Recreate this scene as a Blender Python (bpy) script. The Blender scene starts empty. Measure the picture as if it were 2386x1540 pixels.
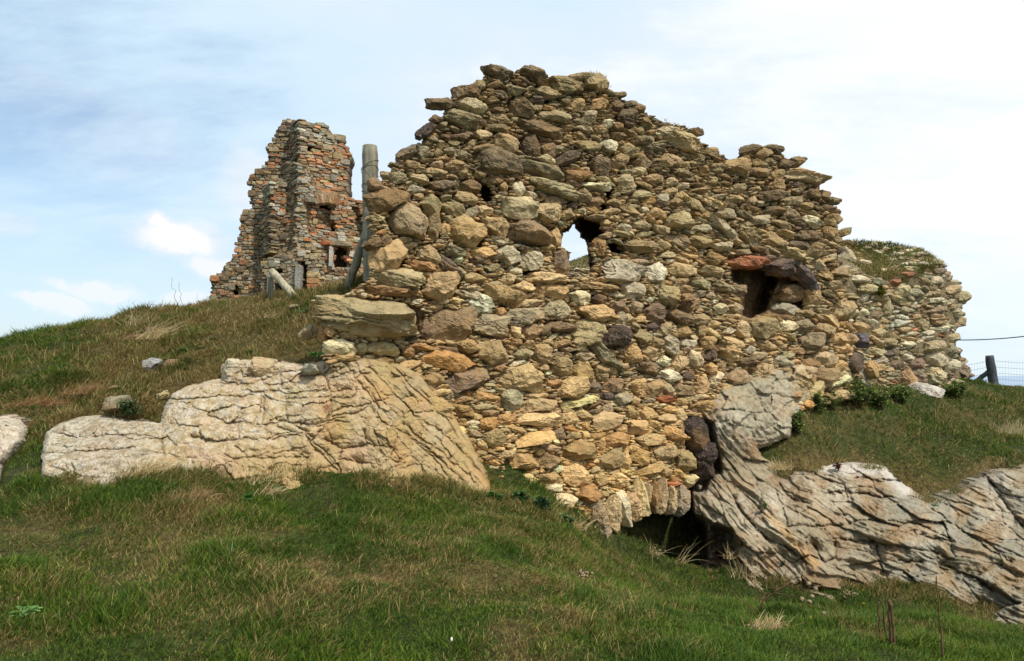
import bpy, math, random
import numpy as np
from mathutils import Vector, Matrix

# ------------------------------------------------------------------ camera, light, sky, exposure
SC = bpy.context.scene
COL = SC.collection
F = 1700.0                     # focal length in reference pixels (frame 2386 x 1540)
CU, CV = 1193.0, 770.0
PITCH = math.radians(3.47)
cam_d = bpy.data.cameras.new('camera'); cam = bpy.data.objects.new('camera', cam_d); COL.objects.link(cam)
cam_d.sensor_width = 36.0; cam_d.lens = 36.0 * F / 2386.0
cam_d.clip_start = 0.1; cam_d.clip_end = 20000
cam.location = (0, 0, 0); cam.rotation_euler = (math.radians(90) + PITCH, 0, 0)
SC.camera = cam

SUN_EL = math.radians(52); SUN_AZ = math.radians(138)     # azimuth clockwise from +Y (view direction): behind, to the right
sun_dir = Vector((math.sin(SUN_AZ) * math.cos(SUN_EL), math.cos(SUN_AZ) * math.cos(SUN_EL), math.sin(SUN_EL)))
sl = bpy.data.lights.new('sun', 'SUN'); sl.energy = 3.6; sl.angle = math.radians(4); sl.color = (1.0, 0.955, 0.89)
so = bpy.data.objects.new('sun', sl); COL.objects.link(so)
so.rotation_euler = sun_dir.to_track_quat('Z', 'Y').to_euler()
SC.view_settings.view_transform = 'Standard'; SC.view_settings.look = 'None'
SC.view_settings.exposure = 0.2; SC.view_settings.gamma = 1.0; SC.view_settings.use_curve_mapping = False
SC.cycles.use_denoising = True
SC.cycles.max_bounces = 5; SC.cycles.diffuse_bounces = 3; SC.cycles.glossy_bounces = 2; SC.cycles.transparent_max_bounces = 4
SC.cycles.caustics_reflective = False; SC.cycles.caustics_refractive = False

def ray(u, v):
    """direction through a reference pixel, scaled so that y = 1"""
    u = np.asarray(u, float); v = np.asarray(v, float)
    cy = (CV - v) / F; cx = (u - CU) / F
    cp, sp = math.cos(PITCH), math.sin(PITCH)
    y = cp - cy * sp
    return cx / y, (sp + cy * cp) / y
def P(u, v, Y):
    X, Z = ray(u, v); Y = np.asarray(Y, float)
    return np.stack(np.broadcast_arrays(X * Y, Y, Z * Y), -1)
def proj(p):
    cp, sp = math.cos(PITCH), math.sin(PITCH)
    d = p[..., 1] * cp + p[..., 2] * sp
    up = -p[..., 1] * sp + p[..., 2] * cp
    d = np.where(np.abs(d) < 1e-4, 1e-4, d)
    return CU + F * p[..., 0] / d, CV - F * up / d, d

# world
W = bpy.data.worlds.new('World'); SC.world = W; W.use_nodes = True
nt = W.node_tree; nt.nodes.clear()
def N(nt, t, **kw):
    n = nt.nodes.new(t)
    for k, v in kw.items():
        if k.startswith('i_'): n.inputs[k[2:].replace('_', ' ')].default_value = v
        else: setattr(n, k, v)
    return n
def lk(nt, a, b): nt.links.new(a, b)
def ramp(nt, fac, stops):
    r = N(nt, 'ShaderNodeValToRGB'); el = r.color_ramp.elements
    while len(el) < len(stops): el.new(0.5)
    for e, (p, c) in zip(el, stops):
        e.position = p; e.color = (c[0], c[1], c[2], 1) if isinstance(c, (tuple, list)) else (c, c, c, 1)
    lk(nt, fac, r.inputs[0]); return r.outputs[0]
def M(nt, op, a, b=None, c=None, clamp=False):
    m = N(nt, 'ShaderNodeMath', operation=op); m.use_clamp = clamp
    for i, x in enumerate((a, b, c)):
        if x is None: continue
        if isinstance(x, (int, float)): m.inputs[i].default_value = x
        else: lk(nt, x, m.inputs[i])
    return m.outputs[0]
def VM(nt, op, a, b=None):
    m = N(nt, 'ShaderNodeVectorMath', operation=op)
    for i, x in enumerate((a, b)):
        if x is None: continue
        if isinstance(x, (tuple, list)): m.inputs[i].default_value = x
        else: lk(nt, x, m.inputs[i])
    return m
def mixc(nt, f, a, b, mode='MIX'):
    m = N(nt, 'ShaderNodeMix', data_type='RGBA', blend_type=mode)
    for s, x in ((0, f), (6, a), (7, b)):
        if isinstance(x, (int, float)): m.inputs[s].default_value = x
        elif isinstance(x, (tuple, list)): m.inputs[s].default_value = (x[0], x[1], x[2], 1)
        else: lk(nt, x, m.inputs[s])
    return m.outputs[2]
def noise(nt, vec, scale, detail=4, rough=0.55, dist=0.0, out='Fac'):
    n = N(nt, 'ShaderNodeTexNoise'); n.inputs['Scale'].default_value = scale
    n.inputs['Detail'].default_value = detail; n.inputs['Roughness'].default_value = rough; n.inputs['Distortion'].default_value = dist
    lk(nt, vec, n.inputs['Vector']); return n.outputs[out]
def smooth(nt, x, a, b):
    m = N(nt, 'ShaderNodeMapRange', interpolation_type='SMOOTHSTEP'); lk(nt, x, m.inputs[0])
    m.inputs[1].default_value = a; m.inputs[2].default_value = b; return m.outputs[0]

def build_world():
    sky = N(nt, 'ShaderNodeTexSky', sky_type='NISHITA', sun_disc=False, sun_elevation=SUN_EL, sun_rotation=SUN_AZ, air_density=1.0, dust_density=1.5, ozone_density=1.2)
    bg = N(nt, 'ShaderNodeBackground'); bg.inputs[1].default_value = 0.15
    lk(nt, sky.outputs[0], bg.inputs[0])
    tc = N(nt, 'ShaderNodeTexCoord'); D = VM(nt, 'NORMALIZE', tc.outputs['Generated']).outputs[0]
    sx = N(nt, 'ShaderNodeSeparateXYZ'); lk(nt, D, sx.inputs[0])
    zz = M(nt, 'MAXIMUM', sx.outputs[2], 0.0)
    # thin high sheet of cloud, laid on a plane overhead
    den = M(nt, 'ADD', zz, 0.22)
    cx = M(nt, 'DIVIDE', sx.outputs[0], den); cy = M(nt, 'DIVIDE', sx.outputs[1], den)
    cm = N(nt, 'ShaderNodeCombineXYZ'); lk(nt, cx, cm.inputs[0]); lk(nt, cy, cm.inputs[1])
    warp = N(nt, 'ShaderNodeMapping'); warp.inputs['Rotation'].default_value = (0, 0, 0.5); warp.inputs['Scale'].default_value = (0.75, 1.25, 1); warp.inputs['Location'].default_value = (3.1, 0.7, 0)
    lk(nt, cm.outputs[0], warp.inputs[0])
    n1 = noise(nt, warp.outputs[0], 1.7, 12, 0.62, 0.25)
    n2 = noise(nt, warp.outputs[0], 6.0, 10, 0.65, 0.2)
    nn = M(nt, 'ADD', M(nt, 'MULTIPLY', n1, 0.7), M(nt, 'MULTIPLY', n2, 0.3))
    # more cloud to the right and overhead, little low on the left
    bias = M(nt, 'ADD', M(nt, 'MULTIPLY', M(nt, 'MINIMUM', M(nt, 'MAXIMUM', sx.outputs[0], -0.6), 0.75), 0.48), M(nt, 'MULTIPLY', M(nt, 'MINIMUM', zz, 0.5), 0.30))
    f = smooth(nt, M(nt, 'ADD', nn, bias), 0.02, 0.50)
    # small low cumulus, each with its own bearing and size
    nv = N(nt, 'ShaderNodeTexNoise'); nv.inputs['Scale'].default_value = 13.0; nv.inputs['Detail'].default_value = 9; nv.inputs['Roughness'].default_value = 0.6; lk(nt, D, nv.inputs['Vector'])
    off = VM(nt, 'SCALE', VM(nt, 'SUBTRACT', nv.outputs['Color'], (0.5, 0.5, 0.5)).outputs[0]); off.inputs[3].default_value = 0.06
    DD = VM(nt, 'ADD', D, off.outputs[0]).outputs[0]
    cum = None
    for (u, v, a, b, s) in [(420, 560, 92, 44, 1.0), (370, 522, 30, 26, 1.0), (450, 560, 44, 26, 1.0), (395, 545, 44, 34, 1.0), (130, 710, 60, 20, 1.0), (150, 700, 30, 16, 1.0), (215, 672, 75, 22, 0.95), (500, 618, 50, 30, 0.95), (432, 692, 52, 20, 0.9),
                            (585, 430, 70, 80, 0.5), (280, 340, 120, 80, 0.22), (80, 215, 110, 40, 0.2), (0, 520, 40, 22, 0.4)]:
        X, Z = ray(u, v); c = Vector((float(X), 1, float(Z))).normalized()
        df = VM(nt, 'SUBTRACT', DD, tuple(c))
        sc_ = VM(nt, 'MULTIPLY', df.outputs[0], (F / a, 3.0, F / b))
        ln = VM(nt, 'LENGTH', sc_.outputs[0]).outputs['Value']
        q = M(nt, 'MULTIPLY', smooth(nt, ln, 1.25, 0.55), s)
        cum = q if cum is None else M(nt, 'MAXIMUM', cum, q)
    f2 = M(nt, 'MAXIMUM', M(nt, 'MULTIPLY', f, 0.93), cum)
    # brightness inside the sheet varies: thin grey-blue parts and white parts
    ccol = ramp(nt, M(nt, 'ADD', M(nt, 'MULTIPLY', n1, 0.8), M(nt, 'MULTIPLY', sx.outputs[0], 0.42)), [(0.16, (0.60, 0.78, 0.91)), (0.30, (0.65, 0.80, 0.91)), (0.44, (0.72, 0.82, 0.90)), (0.54, (0.88, 0.92, 0.95)), (0.66, (0.97, 0.98, 0.99))])
    cb = N(nt, 'ShaderNodeBackground'); lk(nt, mixc(nt, cum, ccol, (0.90, 0.88, 0.87)), cb.inputs[0]); cb.inputs[1].default_value = 1.0
    mx = N(nt, 'ShaderNodeMixShader'); lk(nt, f2, mx.inputs[0]); lk(nt, bg.outputs[0], mx.inputs[1]); lk(nt, cb.outputs[0], mx.inputs[2])
    # pale air near the horizon
    hz = N(nt, 'ShaderNodeBackground'); hz.inputs[0].default_value = (0.64, 0.79, 0.88, 1)
    mh = N(nt, 'ShaderNodeMixShader'); lk(nt, M(nt, 'MULTIPLY', smooth(nt, sx.outputs[2], 0.24, -0.02), 0.70), mh.inputs[0]); lk(nt, mx.outputs[0], mh.inputs[1]); lk(nt, hz.outputs[0], mh.inputs[2])
    o = N(nt, 'ShaderNodeOutputWorld'); lk(nt, mh.outputs[0], o.inputs[0])
build_world()

# ------------------------------------------------------------------ numeric helpers
RNG = np.random.default_rng(7)
def _h(ix, iy, iz, s):
    with np.errstate(over='ignore'):
        h = (ix.astype(np.int64) * 374761393 + iy.astype(np.int64) * 668265263 + iz.astype(np.int64) * 2147483647 + s * 1274126177) & 0xffffffff
        h = ((h ^ (h >> 13)) * 1274126177) & 0xffffffff
        h = (h ^ (h >> 16)) & 0xffffffff
        h = (h * 2246822519) & 0xffffffff
        h ^= h >> 15
    return h.astype(np.float64) / 2147483647.5 - 1.0
def vn(p, seed=0):
    f = np.floor(p); i = f.astype(np.int64); t = p - f; t = t * t * (3 - 2 * t)
    x, y, z = i[..., 0], i[..., 1], i[..., 2]; a, b, c = t[..., 0], t[..., 1], t[..., 2]
    def L(u, w, k): return u + (w - u) * k
    r = [[[_h(x + dx, y + dy, z + dz, seed) for dz in (0, 1)] for dy in (0, 1)] for dx in (0, 1)]
    return L(L(L(r[0][0][0], r[1][0][0], a), L(r[0][1][0], r[1][1][0], a), b), L(L(r[0][0][1], r[1][0][1], a), L(r[0][1][1], r[1][1][1], a), b), c)
def fbm(p, octs=4, seed=0, gain=0.5, lac=2.03):
    s = 0; a = 1; n = 0
    for o in range(octs):
        s = s + a * vn(p, seed + o * 17); n += a; a *= gain; p = p * lac + 13.7
    return s / n
def ss(x, a, b):
    t = np.clip((x - a) / (b - a), 0, 1); return t * t * (3 - 2 * t)
def inpoly(u, v, poly):
    u = np.asarray(u, float); v = np.asarray(v, float); r = np.zeros(u.shape, bool)
    n = len(poly)
    for i in range(n):
        x0, y0 = poly[i]; x1, y1 = poly[(i + 1) % n]
        if y0 == y1: continue
        c = ((y0 > v) != (y1 > v)) & (u < (x1 - x0) * (v - y0) / (y1 - y0) + x0)
        r ^= c
    return r
def dseg(u, v, line, closed=False):
    d = np.full(np.shape(u), 1e9); n = len(line)
    for i in range(n if closed else n - 1):
        ax, ay = line[i]; bx, by = line[(i + 1) % n]
        dx, dy = bx - ax, by - ay; L2 = dx * dx + dy * dy + 1e-9
        t = np.clip(((u - ax) * dx + (v - ay) * dy) / L2, 0, 1)
        d = np.minimum(d, np.hypot(u - ax - t * dx, v - ay - t * dy))
    return d
class RBF:
    def __init__(s, pts, vals, eps=0.6, lam=1e-3, lin=True):
        s.p = np.array(pts, float); s.eps = eps; n = len(s.p)
        K = s.k(s.p) ; K[np.diag_indices(n)] += lam
        Q = np.c_[np.ones(n), s.p]
        A = np.block([[K, Q], [Q.T, np.zeros((3, 3))]])
        w = np.linalg.solve(A, np.r_[np.array(vals, float), np.zeros(3)])
        s.w = w[:n]; s.c = w[n:]
    def k(s, x):
        d2 = ((x[:, None, :] - s.p[None]) ** 2).sum(-1); return -np.sqrt(d2 + s.eps ** 2)
    def __call__(s, a, b):
        sh = np.shape(a); x = np.stack([np.ravel(a), np.ravel(b)], -1).astype(float); out = np.empty(len(x))
        for i in range(0, len(x), 40000):
            c = x[i:i + 40000]; out[i:i + 40000] = s.k(c) @ s.w + s.c[0] + c @ s.c[1:]
        return out.reshape(sh)
def lin(c):
    c = np.asarray(c, float) / 255.0
    return np.where(c <= 0.04045, c / 12.92, ((c + 0.055) / 1.055) ** 2.4)

ORG = {}
def tag(o, label=None, cat=None, group=None, kind=None):
    if label: o['label'] = label
    if cat: o['category'] = cat
    if group: o['group'] = group
    if kind: o['kind'] = kind
    return o
def empty(name, loc, label=None, cat=None, group=None):
    o = bpy.data.objects.new(name, None); COL.objects.link(o); o.location = tuple(float(x) for x in loc); o.empty_display_size = 0.2
    ORG[o.name] = np.array(loc, float); return tag(o, label, cat, group)
def mesh(name, V, Fs, mat, parent=None, attrs=None, smooth_=True, label=None):
    """V (n,3) world; Fs list of int arrays (k, 3|4)"""
    V = np.asarray(V, float)
    org = ORG[parent.name] if parent else np.zeros(3)
    me = bpy.data.meshes.new(name); me.vertices.add(len(V)); me.vertices.foreach_set('co', (V - org).astype(np.float32).ravel())
    Fs = [np.asarray(f) for f in Fs if len(f)]
    nl = sum(f.size for f in Fs); npoly = sum(len(f) for f in Fs)
    me.loops.add(nl); me.polygons.add(npoly)
    me.loops.foreach_set('vertex_index', np.concatenate([f.ravel() for f in Fs]).astype(np.int32))
    tot = np.concatenate([np.full(len(f), f.shape[1]) for f in Fs]); st = np.r_[0, np.cumsum(tot)[:-1]]
    me.polygons.foreach_set('loop_start', st.astype(np.int32))
    me.polygons.foreach_set('use_smooth', np.full(npoly, smooth_))
    for k, a in (attrs or {}).items():
        a = np.asarray(a, float)
        if a.ndim == 2:
            at = me.attributes.new(k, 'FLOAT_COLOR', 'POINT'); at.data.foreach_set('color', np.c_[a, np.ones(len(a))].astype(np.float32).ravel())
        else:
            at = me.attributes.new(k, 'FLOAT', 'POINT'); at.data.foreach_set('value', a.astype(np.float32))
    me.update(calc_edges=True); me.validate()
    if mat: me.materials.append(mat)
    o = bpy.data.objects.new(name, me); COL.objects.link(o)
    if parent: o.parent = parent
    ORG[o.name] = org
    if label: o['label'] = label
    return o
def cat_parts(parts):
    """join (V, [F..], attrs) tuples"""
    Vs, T, Q, A = [], [], [], {}
    off = 0
    for V, Fs, at in parts:
        Vs.append(V)
        for f in Fs:
            f = np.asarray(f)
            if len(f): (T if f.shape[1] == 3 else Q).append(f + off)
        for k, a in at.items(): A.setdefault(k, []).append(a)
        off += len(V)
    return np.concatenate(Vs), [np.concatenate(x) for x in (T, Q) if x], {k: np.concatenate(a) for k, a in A.items()}

# tubes along a polyline
def tube(pts, rad, n=8, cap=True, seed=0, rough=0.0):
    pts = np.array(pts, float); m = len(pts); rad = np.broadcast_to(np.asarray(rad, float), (m,))
    tg = np.gradient(pts, axis=0); tg /= np.linalg.norm(tg, axis=1)[:, None] + 1e-9
    ref = np.array([0.31, 0.77, 0.2]) if abs(tg[0] @ np.array([0.31, 0.77, 0.2])) < 0.7 else np.array([1.0, 0, 0])
    a = np.cross(tg, ref); a /= np.linalg.norm(a, axis=1)[:, None]; b = np.cross(tg, a)
    th = np.arange(n) * 2 * np.pi / n
    V = pts[:, None] + rad[:, None, None] * (np.cos(th)[None, :, None] * a[:, None] + np.sin(th)[None, :, None] * b[:, None])
    if rough:
        d = vn(V.reshape(-1, 3) * 9 + seed).reshape(m, n, 1); V = pts[:, None] + (V - pts[:, None]) * (1 + rough * d)
    V = V.reshape(-1, 3)
    i = np.arange(m - 1)[:, None] * n; j = np.arange(n)[None]; k = (j + 1) % n
    Q = np.stack([i + j, i + n + j, i + n + k, i + k], -1).reshape(-1, 4)
    Fs = [Q]
    if cap:
        V = np.concatenate([V, pts[:1], pts[-1:]]); j = np.arange(n); k = (j + 1) % n
        Fs.append(np.concatenate([np.stack([j, k, np.full(n, m * n)], -1), np.stack([(m - 1) * n + k, (m - 1) * n + j, np.full(n, m * n + 1)], -1)]))
    return V, Fs, {}
# ------------------------------------------------------------------ materials
def newmat(name):
    m = bpy.data.materials.new(name); m.use_nodes = True; t = m.node_tree; t.nodes.clear()
    o = N(t, 'ShaderNodeOutputMaterial'); b = N(t, 'ShaderNodeBsdfPrincipled'); lk(t, b.outputs[0], o.inputs[0])
    b.inputs['Roughness'].default_value = 0.92; b.inputs['Specular IOR Level'].default_value = 0.2
    return m, t, b
def attr(t, name): return N(t, 'ShaderNodeAttribute', attribute_name=name)
def objco(t): return N(t, 'ShaderNodeNewGeometry').outputs['Position']
def bump(t, b, h, dist, strength=1.0):
    bp = N(t, 'ShaderNodeBump'); bp.inputs['Distance'].default_value = dist; bp.inputs['Strength'].default_value = strength
    lk(t, h, bp.inputs['Height']); lk(t, bp.outputs[0], b.inputs['Normal'])

def stone_mat(name, lichen=0.35, scale=1.0, strata=1.0, stain=0.3):
    m, t, b = newmat(name); co = objco(t)
    col = attr(t, 'col').outputs['Color']; st = attr(t, 'st').outputs['Fac']
    n1 = noise(t, co, 7 / scale, 5, 0.62); n2 = noise(t, co, 34 / scale, 5, 0.65); n3 = noise(t, co, 3 / scale, 3, 0.5)
    # bedding lines, following each stone's own layering
    w = M(t, 'ADD', M(t, 'MULTIPLY', st, 70 / scale), M(t, 'MULTIPLY', noise(t, co, 9 / scale, 4, 0.6), 16))
    s1 = M(t, 'SINE', w); s2 = M(t, 'SINE', M(t, 'ADD', M(t, 'MULTIPLY', w, 2.37), 1.3))
    lay = M(t, 'MULTIPLY', M(t, 'ADD', M(t, 'MULTIPLY', s1, 0.5), M(t, 'MULTIPLY', s2, 0.35)), ramp(t, noise(t, co, 5 / scale, 2, 0.5), [(0.4, 0.15), (0.6, 1.0)]))
    val = ramp(t, n1, [(0.25, 0.62), (0.5, 1.0), (0.75, 1.22)])
    c = mixc(t, 1.0, col, val, 'MULTIPLY')
    lv = M(t, 'ADD', 0.92, M(t, 'MULTIPLY', lay, 0.22 * strata)); lc = N(t, 'ShaderNodeCombineColor')
    for i in range(3): lk(t, lv, lc.inputs[i])
    c = mixc(t, 1.0, c, lc.outputs[0], 'MULTIPLY')
    c = mixc(t, ramp(t, n3, [(0.5, 0.0), (0.68, stain)]), c, tuple(lin((184, 138, 80))))       # iron staining
    c = mixc(t, M(t, 'MULTIPLY', ramp(t, n2, [(0.52, 0.0), (0.66, 1.0)]), lichen), c, tuple(lin((198, 186, 154))))
    c = mixc(t, ramp(t, noise(t, co, 16 / scale, 6, 0.7), [(0.60, 0.0), (0.72, 0.6)]), c, tuple(lin((84, 74, 58))))
    lk(t, c, b.inputs['Base Color'])
    h = M(t, 'ADD', M(t, 'MULTIPLY', lay, 0.35 * strata), M(t, 'ADD', M(t, 'MULTIPLY', n2, 1.1), M(t, 'MULTIPLY', noise(t, co, 90 / scale, 3, 0.6), 0.35)))
    bump(t, b, h, 0.030 * scale, 1.0); return m
MAT_STONE = stone_mat('weathered_sandstone', 0.22)
MAT_STONE_FAR = stone_mat('grey_lichen_sandstone', 0.5, 1.5)
MAT_TOWER = stone_mat('tower_sandstone', 0.3, 3.0, 0.3, 0.1)
def mortar_mat(name, dark, mid, light, sc=1.0, low=False):
    m, t, b = newmat(name); co = objco(t)
    n1 = noise(t, co, 5 / sc, 6, 0.65); n2 = noise(t, co, 40 / sc, 5, 0.7)
    if low:
        sz = N(t, 'ShaderNodeSeparateXYZ'); lk(t, co, sz.inputs[0]); n1 = M(t, 'ADD', n1, M(t, 'MULTIPLY', smooth(t, sz.outputs[2], 1.5, -1.0), 0.11))
    c = ramp(t, M(t, 'ADD', M(t, 'MULTIPLY', n1, 0.6), M(t, 'MULTIPLY', n2, 0.4)), [(0.36, tuple(lin(dark))), (0.5, tuple(lin(mid))), (0.64, tuple(lin(light)))])
    lk(t, c, b.inputs['Base Color'])
    bump(t, b, M(t, 'ADD', n2, M(t, 'MULTIPLY', n1, 0.6)), 0.05 * sc, 1.0); return m
MAT_MORTAR = mortar_mat('earthy_mortar', (72, 54, 34), (116, 90, 60), (176, 144, 100), 1.0, True)
MAT_MORTAR_G = mortar_mat('grey_mortar', (96, 84, 62), (128, 114, 84), (156, 142, 108))
MAT_MORTAR_T = mortar_mat('tower_mortar', (104, 84, 62), (152, 128, 98), (182, 158, 124), 3)

def rock_mat(name, base, second, grey, stain, lich):
    """bedrock: col attribute carries the colour zones of the rock, crack the depth of its joints"""
    m, t, b = newmat(name); co = objco(t)
    col = attr(t, 'col').outputs['Color']; ck = attr(t, 'crack').outputs['Fac']
    n1 = noise(t, co, 2.2, 6, 0.6); n2 = noise(t, co, 11, 6, 0.68); n3 = noise(t, co, 55, 4, 0.7)
    c = mixc(t, 1.0, col, ramp(t, n2, [(0.28, 0.72), (0.5, 1.0), (0.75, 1.18)]), 'MULTIPLY')
    c = mixc(t, ramp(t, n1, [(0.5, 0.0), (0.66, stain)]), c, tuple(lin((190, 140, 88))))
    la = attr(t, 'lich').outputs['Fac']
    lf = M(t, 'MULTIPLY', ramp(t, M(t, 'ADD', M(t, 'MULTIPLY', n3, 0.55), M(t, 'MULTIPLY', n2, 0.45)), [(0.46, 0.0), (0.56, 1.0)]), la)
    c = mixc(t, M(t, 'MULTIPLY', lf, lich), c, tuple(lin((208, 202, 186))))
    c = mixc(t, M(t, 'MULTIPLY', ramp(t, noise(t, co, 6, 7, 0.72), [(0.54, 0.0), (0.66, 0.75)]), la), c, tuple(lin((98, 92, 78))))
    c = mixc(t, M(t, 'MULTIPLY', ck, 0.38), c, tuple(lin((104, 80, 52))))
    lk(t, c, b.inputs['Base Color'])
    bump(t, b, M(t, 'ADD', n3, M(t, 'MULTIPLY', n2, 1.3)), 0.03, 0.7); return m
MAT_ROCK_L = rock_mat('pale_sandstone_bedrock', 0, 0, 0, 0.35, 0.85)
MAT_ROCK_R = rock_mat('grey_sandstone_bedrock', 0, 0, 0, 0.25, 0.6)

def ground_mat():
    m, t, b = newmat('turf_soil'); co = objco(t)
    n1 = noise(t, co, 0.9, 5, 0.6); n2 = noise(t, co, 14, 6, 0.7)
    g = ramp(t, n2, [(0.35, tuple(lin((34, 40, 16)))), (0.55, tuple(lin((62, 70, 28)))), (0.7, tuple(lin((98, 92, 50))))])  # green soil kept dark, so shadow between the blades is in the colour
    d = ramp(t, n2, [(0.35, tuple(lin((58, 50, 28)))), (0.6, tuple(lin((108, 94, 54))))])
    c = mixc(t, attr(t, 'dry').outputs['Fac'], g, d); lk(t, c, b.inputs['Base Color'])
    bump(t, b, n2, 0.08, 1.0); return m
MAT_GROUND = ground_mat()
def grass_mat(name):
    m, t, b = newmat(name); b.inputs['Roughness'].default_value = 0.6
    col = attr(t, 'col').outputs['Color']; lk(t, col, b.inputs['Base Color'])
    tr = N(t, 'ShaderNodeBsdfTranslucent'); lk(t, col, tr.inputs[0])
    mx = N(t, 'ShaderNodeMixShader'); mx.inputs[0].default_value = 0.3
    lk(t, b.outputs[0], mx.inputs[1]); lk(t, tr.outputs[0], mx.inputs[2]); o = [n for n in t.nodes if n.type == 'OUTPUT_MATERIAL'][0]
    lk(t, mx.outputs[0], o.inputs[0]); return m
MAT_GRASS = grass_mat('grass_blades'); MAT_LEAF = grass_mat('leaves')
def plain(name, rgb, rough=0.8, n=(20, 0.25), metal=0, bumpd=0.003):
    m, t, b = newmat(name); co = objco(t); nz = noise(t, co, n[0], 5, 0.65)
    c = mixc(t, 1.0, tuple(lin(rgb)), ramp(t, nz, [(0.25, 1 - n[1] * 1.6), (0.75, 1 + n[1])]), 'MULTIPLY')
    lk(t, c, b.inputs['Base Color']); b.inputs['Roughness'].default_value = rough; b.inputs['Metallic'].default_value = metal
    bump(t, b, nz, bumpd, 0.8); return m
def wood_mat(name, rgb, rgb2):
    m, t, b = newmat(name); co = objco(t)
    mp = N(t, 'ShaderNodeMapping'); mp.inputs['Scale'].default_value = (30, 30, 2.2); lk(t, co, mp.inputs[0])
    nz = noise(t, mp.outputs[0], 1.0, 6, 0.65); n2 = noise(t, co, 4, 4, 0.6)
    c = ramp(t, nz, [(0.3, tuple(lin(rgb2))), (0.5, tuple(lin(rgb))), (0.75, tuple(lin([min(255, x * 1.2) for x in rgb])))])
    c = mixc(t, 1.0, c, ramp(t, n2, [(0.3, 0.72), (0.7, 1.12)]), 'MULTIPLY')
    lk(t, c, b.inputs['Base Color']); bump(t, b, nz, 0.01, 0.8); return m
MAT_WOOD = wood_mat('weathered_grey_wood', (134, 128, 108), (86, 82, 70))
MAT_WOODP = wood_mat('pale_weathered_wood', (162, 152, 126), (116, 106, 84))
MAT_WOODD = wood_mat('dark_fence_wood', (84, 88, 92), (56, 58, 62))
MAT_WIRE = plain('galvanised_wire', (120, 122, 118), 0.5, metal=0.6)
MAT_WIREG = plain('green_coated_wire', (60, 84, 76), 0.5)
MAT_DRY = plain('dead_stem', (96, 74, 50), 0.9, (40, 0.3))
MAT_STRAW = plain('straw', (182, 160, 112), 0.9, (40, 0.25))
MAT_PETAL = plain('yellow_petals', (232, 180, 30), 0.7, (40, 0.1))
MAT_WHITEP = plain('white_bud', (224, 220, 205), 0.7, (40, 0.1))
MAT_SEED = plain('seed_heads', (150, 132, 104), 0.95, (60, 0.35))
MAT_REDL = plain('red_leaves', (110, 38, 40), 0.8, (40, 0.3))
MAT_DIRT = mortar_mat('red_clay_soil', (110, 74, 50), (146, 104, 72), (172, 130, 96))
def sea_mat():
    m, t, b = newmat('sea_water'); co = objco(t)
    b.inputs['Base Color'].default_value = (*lin((120, 148, 170)), 1); b.inputs['Roughness'].default_value = 0.35; b.inputs['Specular IOR Level'].default_value = 0.5
    bump(t, b, noise(t, co, 0.4, 5, 0.6), 0.6, 0.8); return m
MAT_SEA = sea_mat()

# ------------------------------------------------------------------ stones
def ico(level):
    t = (1 + 5 ** .5) / 2
    V = [(-1, t, 0), (1, t, 0), (-1, -t, 0), (1, -t, 0), (0, -1, t), (0, 1, t), (0, -1, -t), (0, 1, -t), (t, 0, -1), (t, 0, 1), (-t, 0, -1), (-t, 0, 1)]
    Fc = [(0, 11, 5), (0, 5, 1), (0, 1, 7), (0, 7, 10), (0, 10, 11), (1, 5, 9), (5, 11, 4), (11, 10, 2), (10, 7, 6), (7, 1, 8), (3, 9, 4), (3, 4, 2), (3, 2, 6), (3, 6, 8), (3, 8, 9), (4, 9, 5), (2, 4, 11), (6, 2, 10), (8, 6, 7), (9, 8, 1)]
    V = [np.array(v) / np.linalg.norm(v) for v in V]
    for _ in range(level):
        c = {}; G = []
        def mid(a, b):
            k = (min(a, b), max(a, b))
            if k not in c:
                m = V[a] + V[b]; V.append(m / np.linalg.norm(m)); c[k] = len(V) - 1
            return c[k]
        for a, b, d in Fc:
            x, y, z = mid(a, b), mid(b, d), mid(d, a); G += [(a, x, z), (b, y, x), (d, z, y), (x, y, z)]
        Fc = G
    return np.array(V), np.array(Fc)
ICO = {k: ico(k) for k in (1, 2, 3, 4, 5)}
def cubegrid(c=(-1, -.82, 0, .82, 1)):
    n = len(c); V = {}; Fc = []
    def g(p):
        if p not in V: V[p] = len(V)
        return V[p]
    for ax in range(3):
        for s_ in (0, n - 1):
            for i in range(n - 1):
                for j in range(n - 1):
                    q = []
                    for a, b in ((i, j), (i + 1, j), (i + 1, j + 1), (i, j + 1)):
                        p = [a, b]; p.insert(ax, s_); q.append(g(tuple(p)))
                    if (s_ == 0) ^ (ax == 1): q = q[::-1]
                    Fc += [(q[0], q[1], q[2]), (q[0], q[2], q[3])]
    A = np.array([[c[i] for i in p] for p in V]); m = (np.abs(A) == 1).sum(1); A = A * np.array([1, 1, .97, .93])[m][:, None]
    return A, np.array(Fc)
ICO['q'] = cubegrid()
PAL = {'t': (196, 170, 126), 'g': (178, 164, 126), 'w': (216, 200, 164), 'p': (164, 142, 112), 'o': (186, 146, 100), 'd': (100, 86, 80), 'r': (166, 108, 78), 'y': (194, 164, 120), 'k': (140, 120, 96)}
TYPES = {  # exponent, facet strength, noise, strata amplitude, flatness of the bedding
    'r': (2.9, 0.8, 0.17, 0.055), 'b': (4.2, 1.2, 0.15, 0.06), 's': (3.8, 0.9, 0.16, 0.12), 'q': (7.0, 0.5, 0.045, 0.008)}
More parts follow.
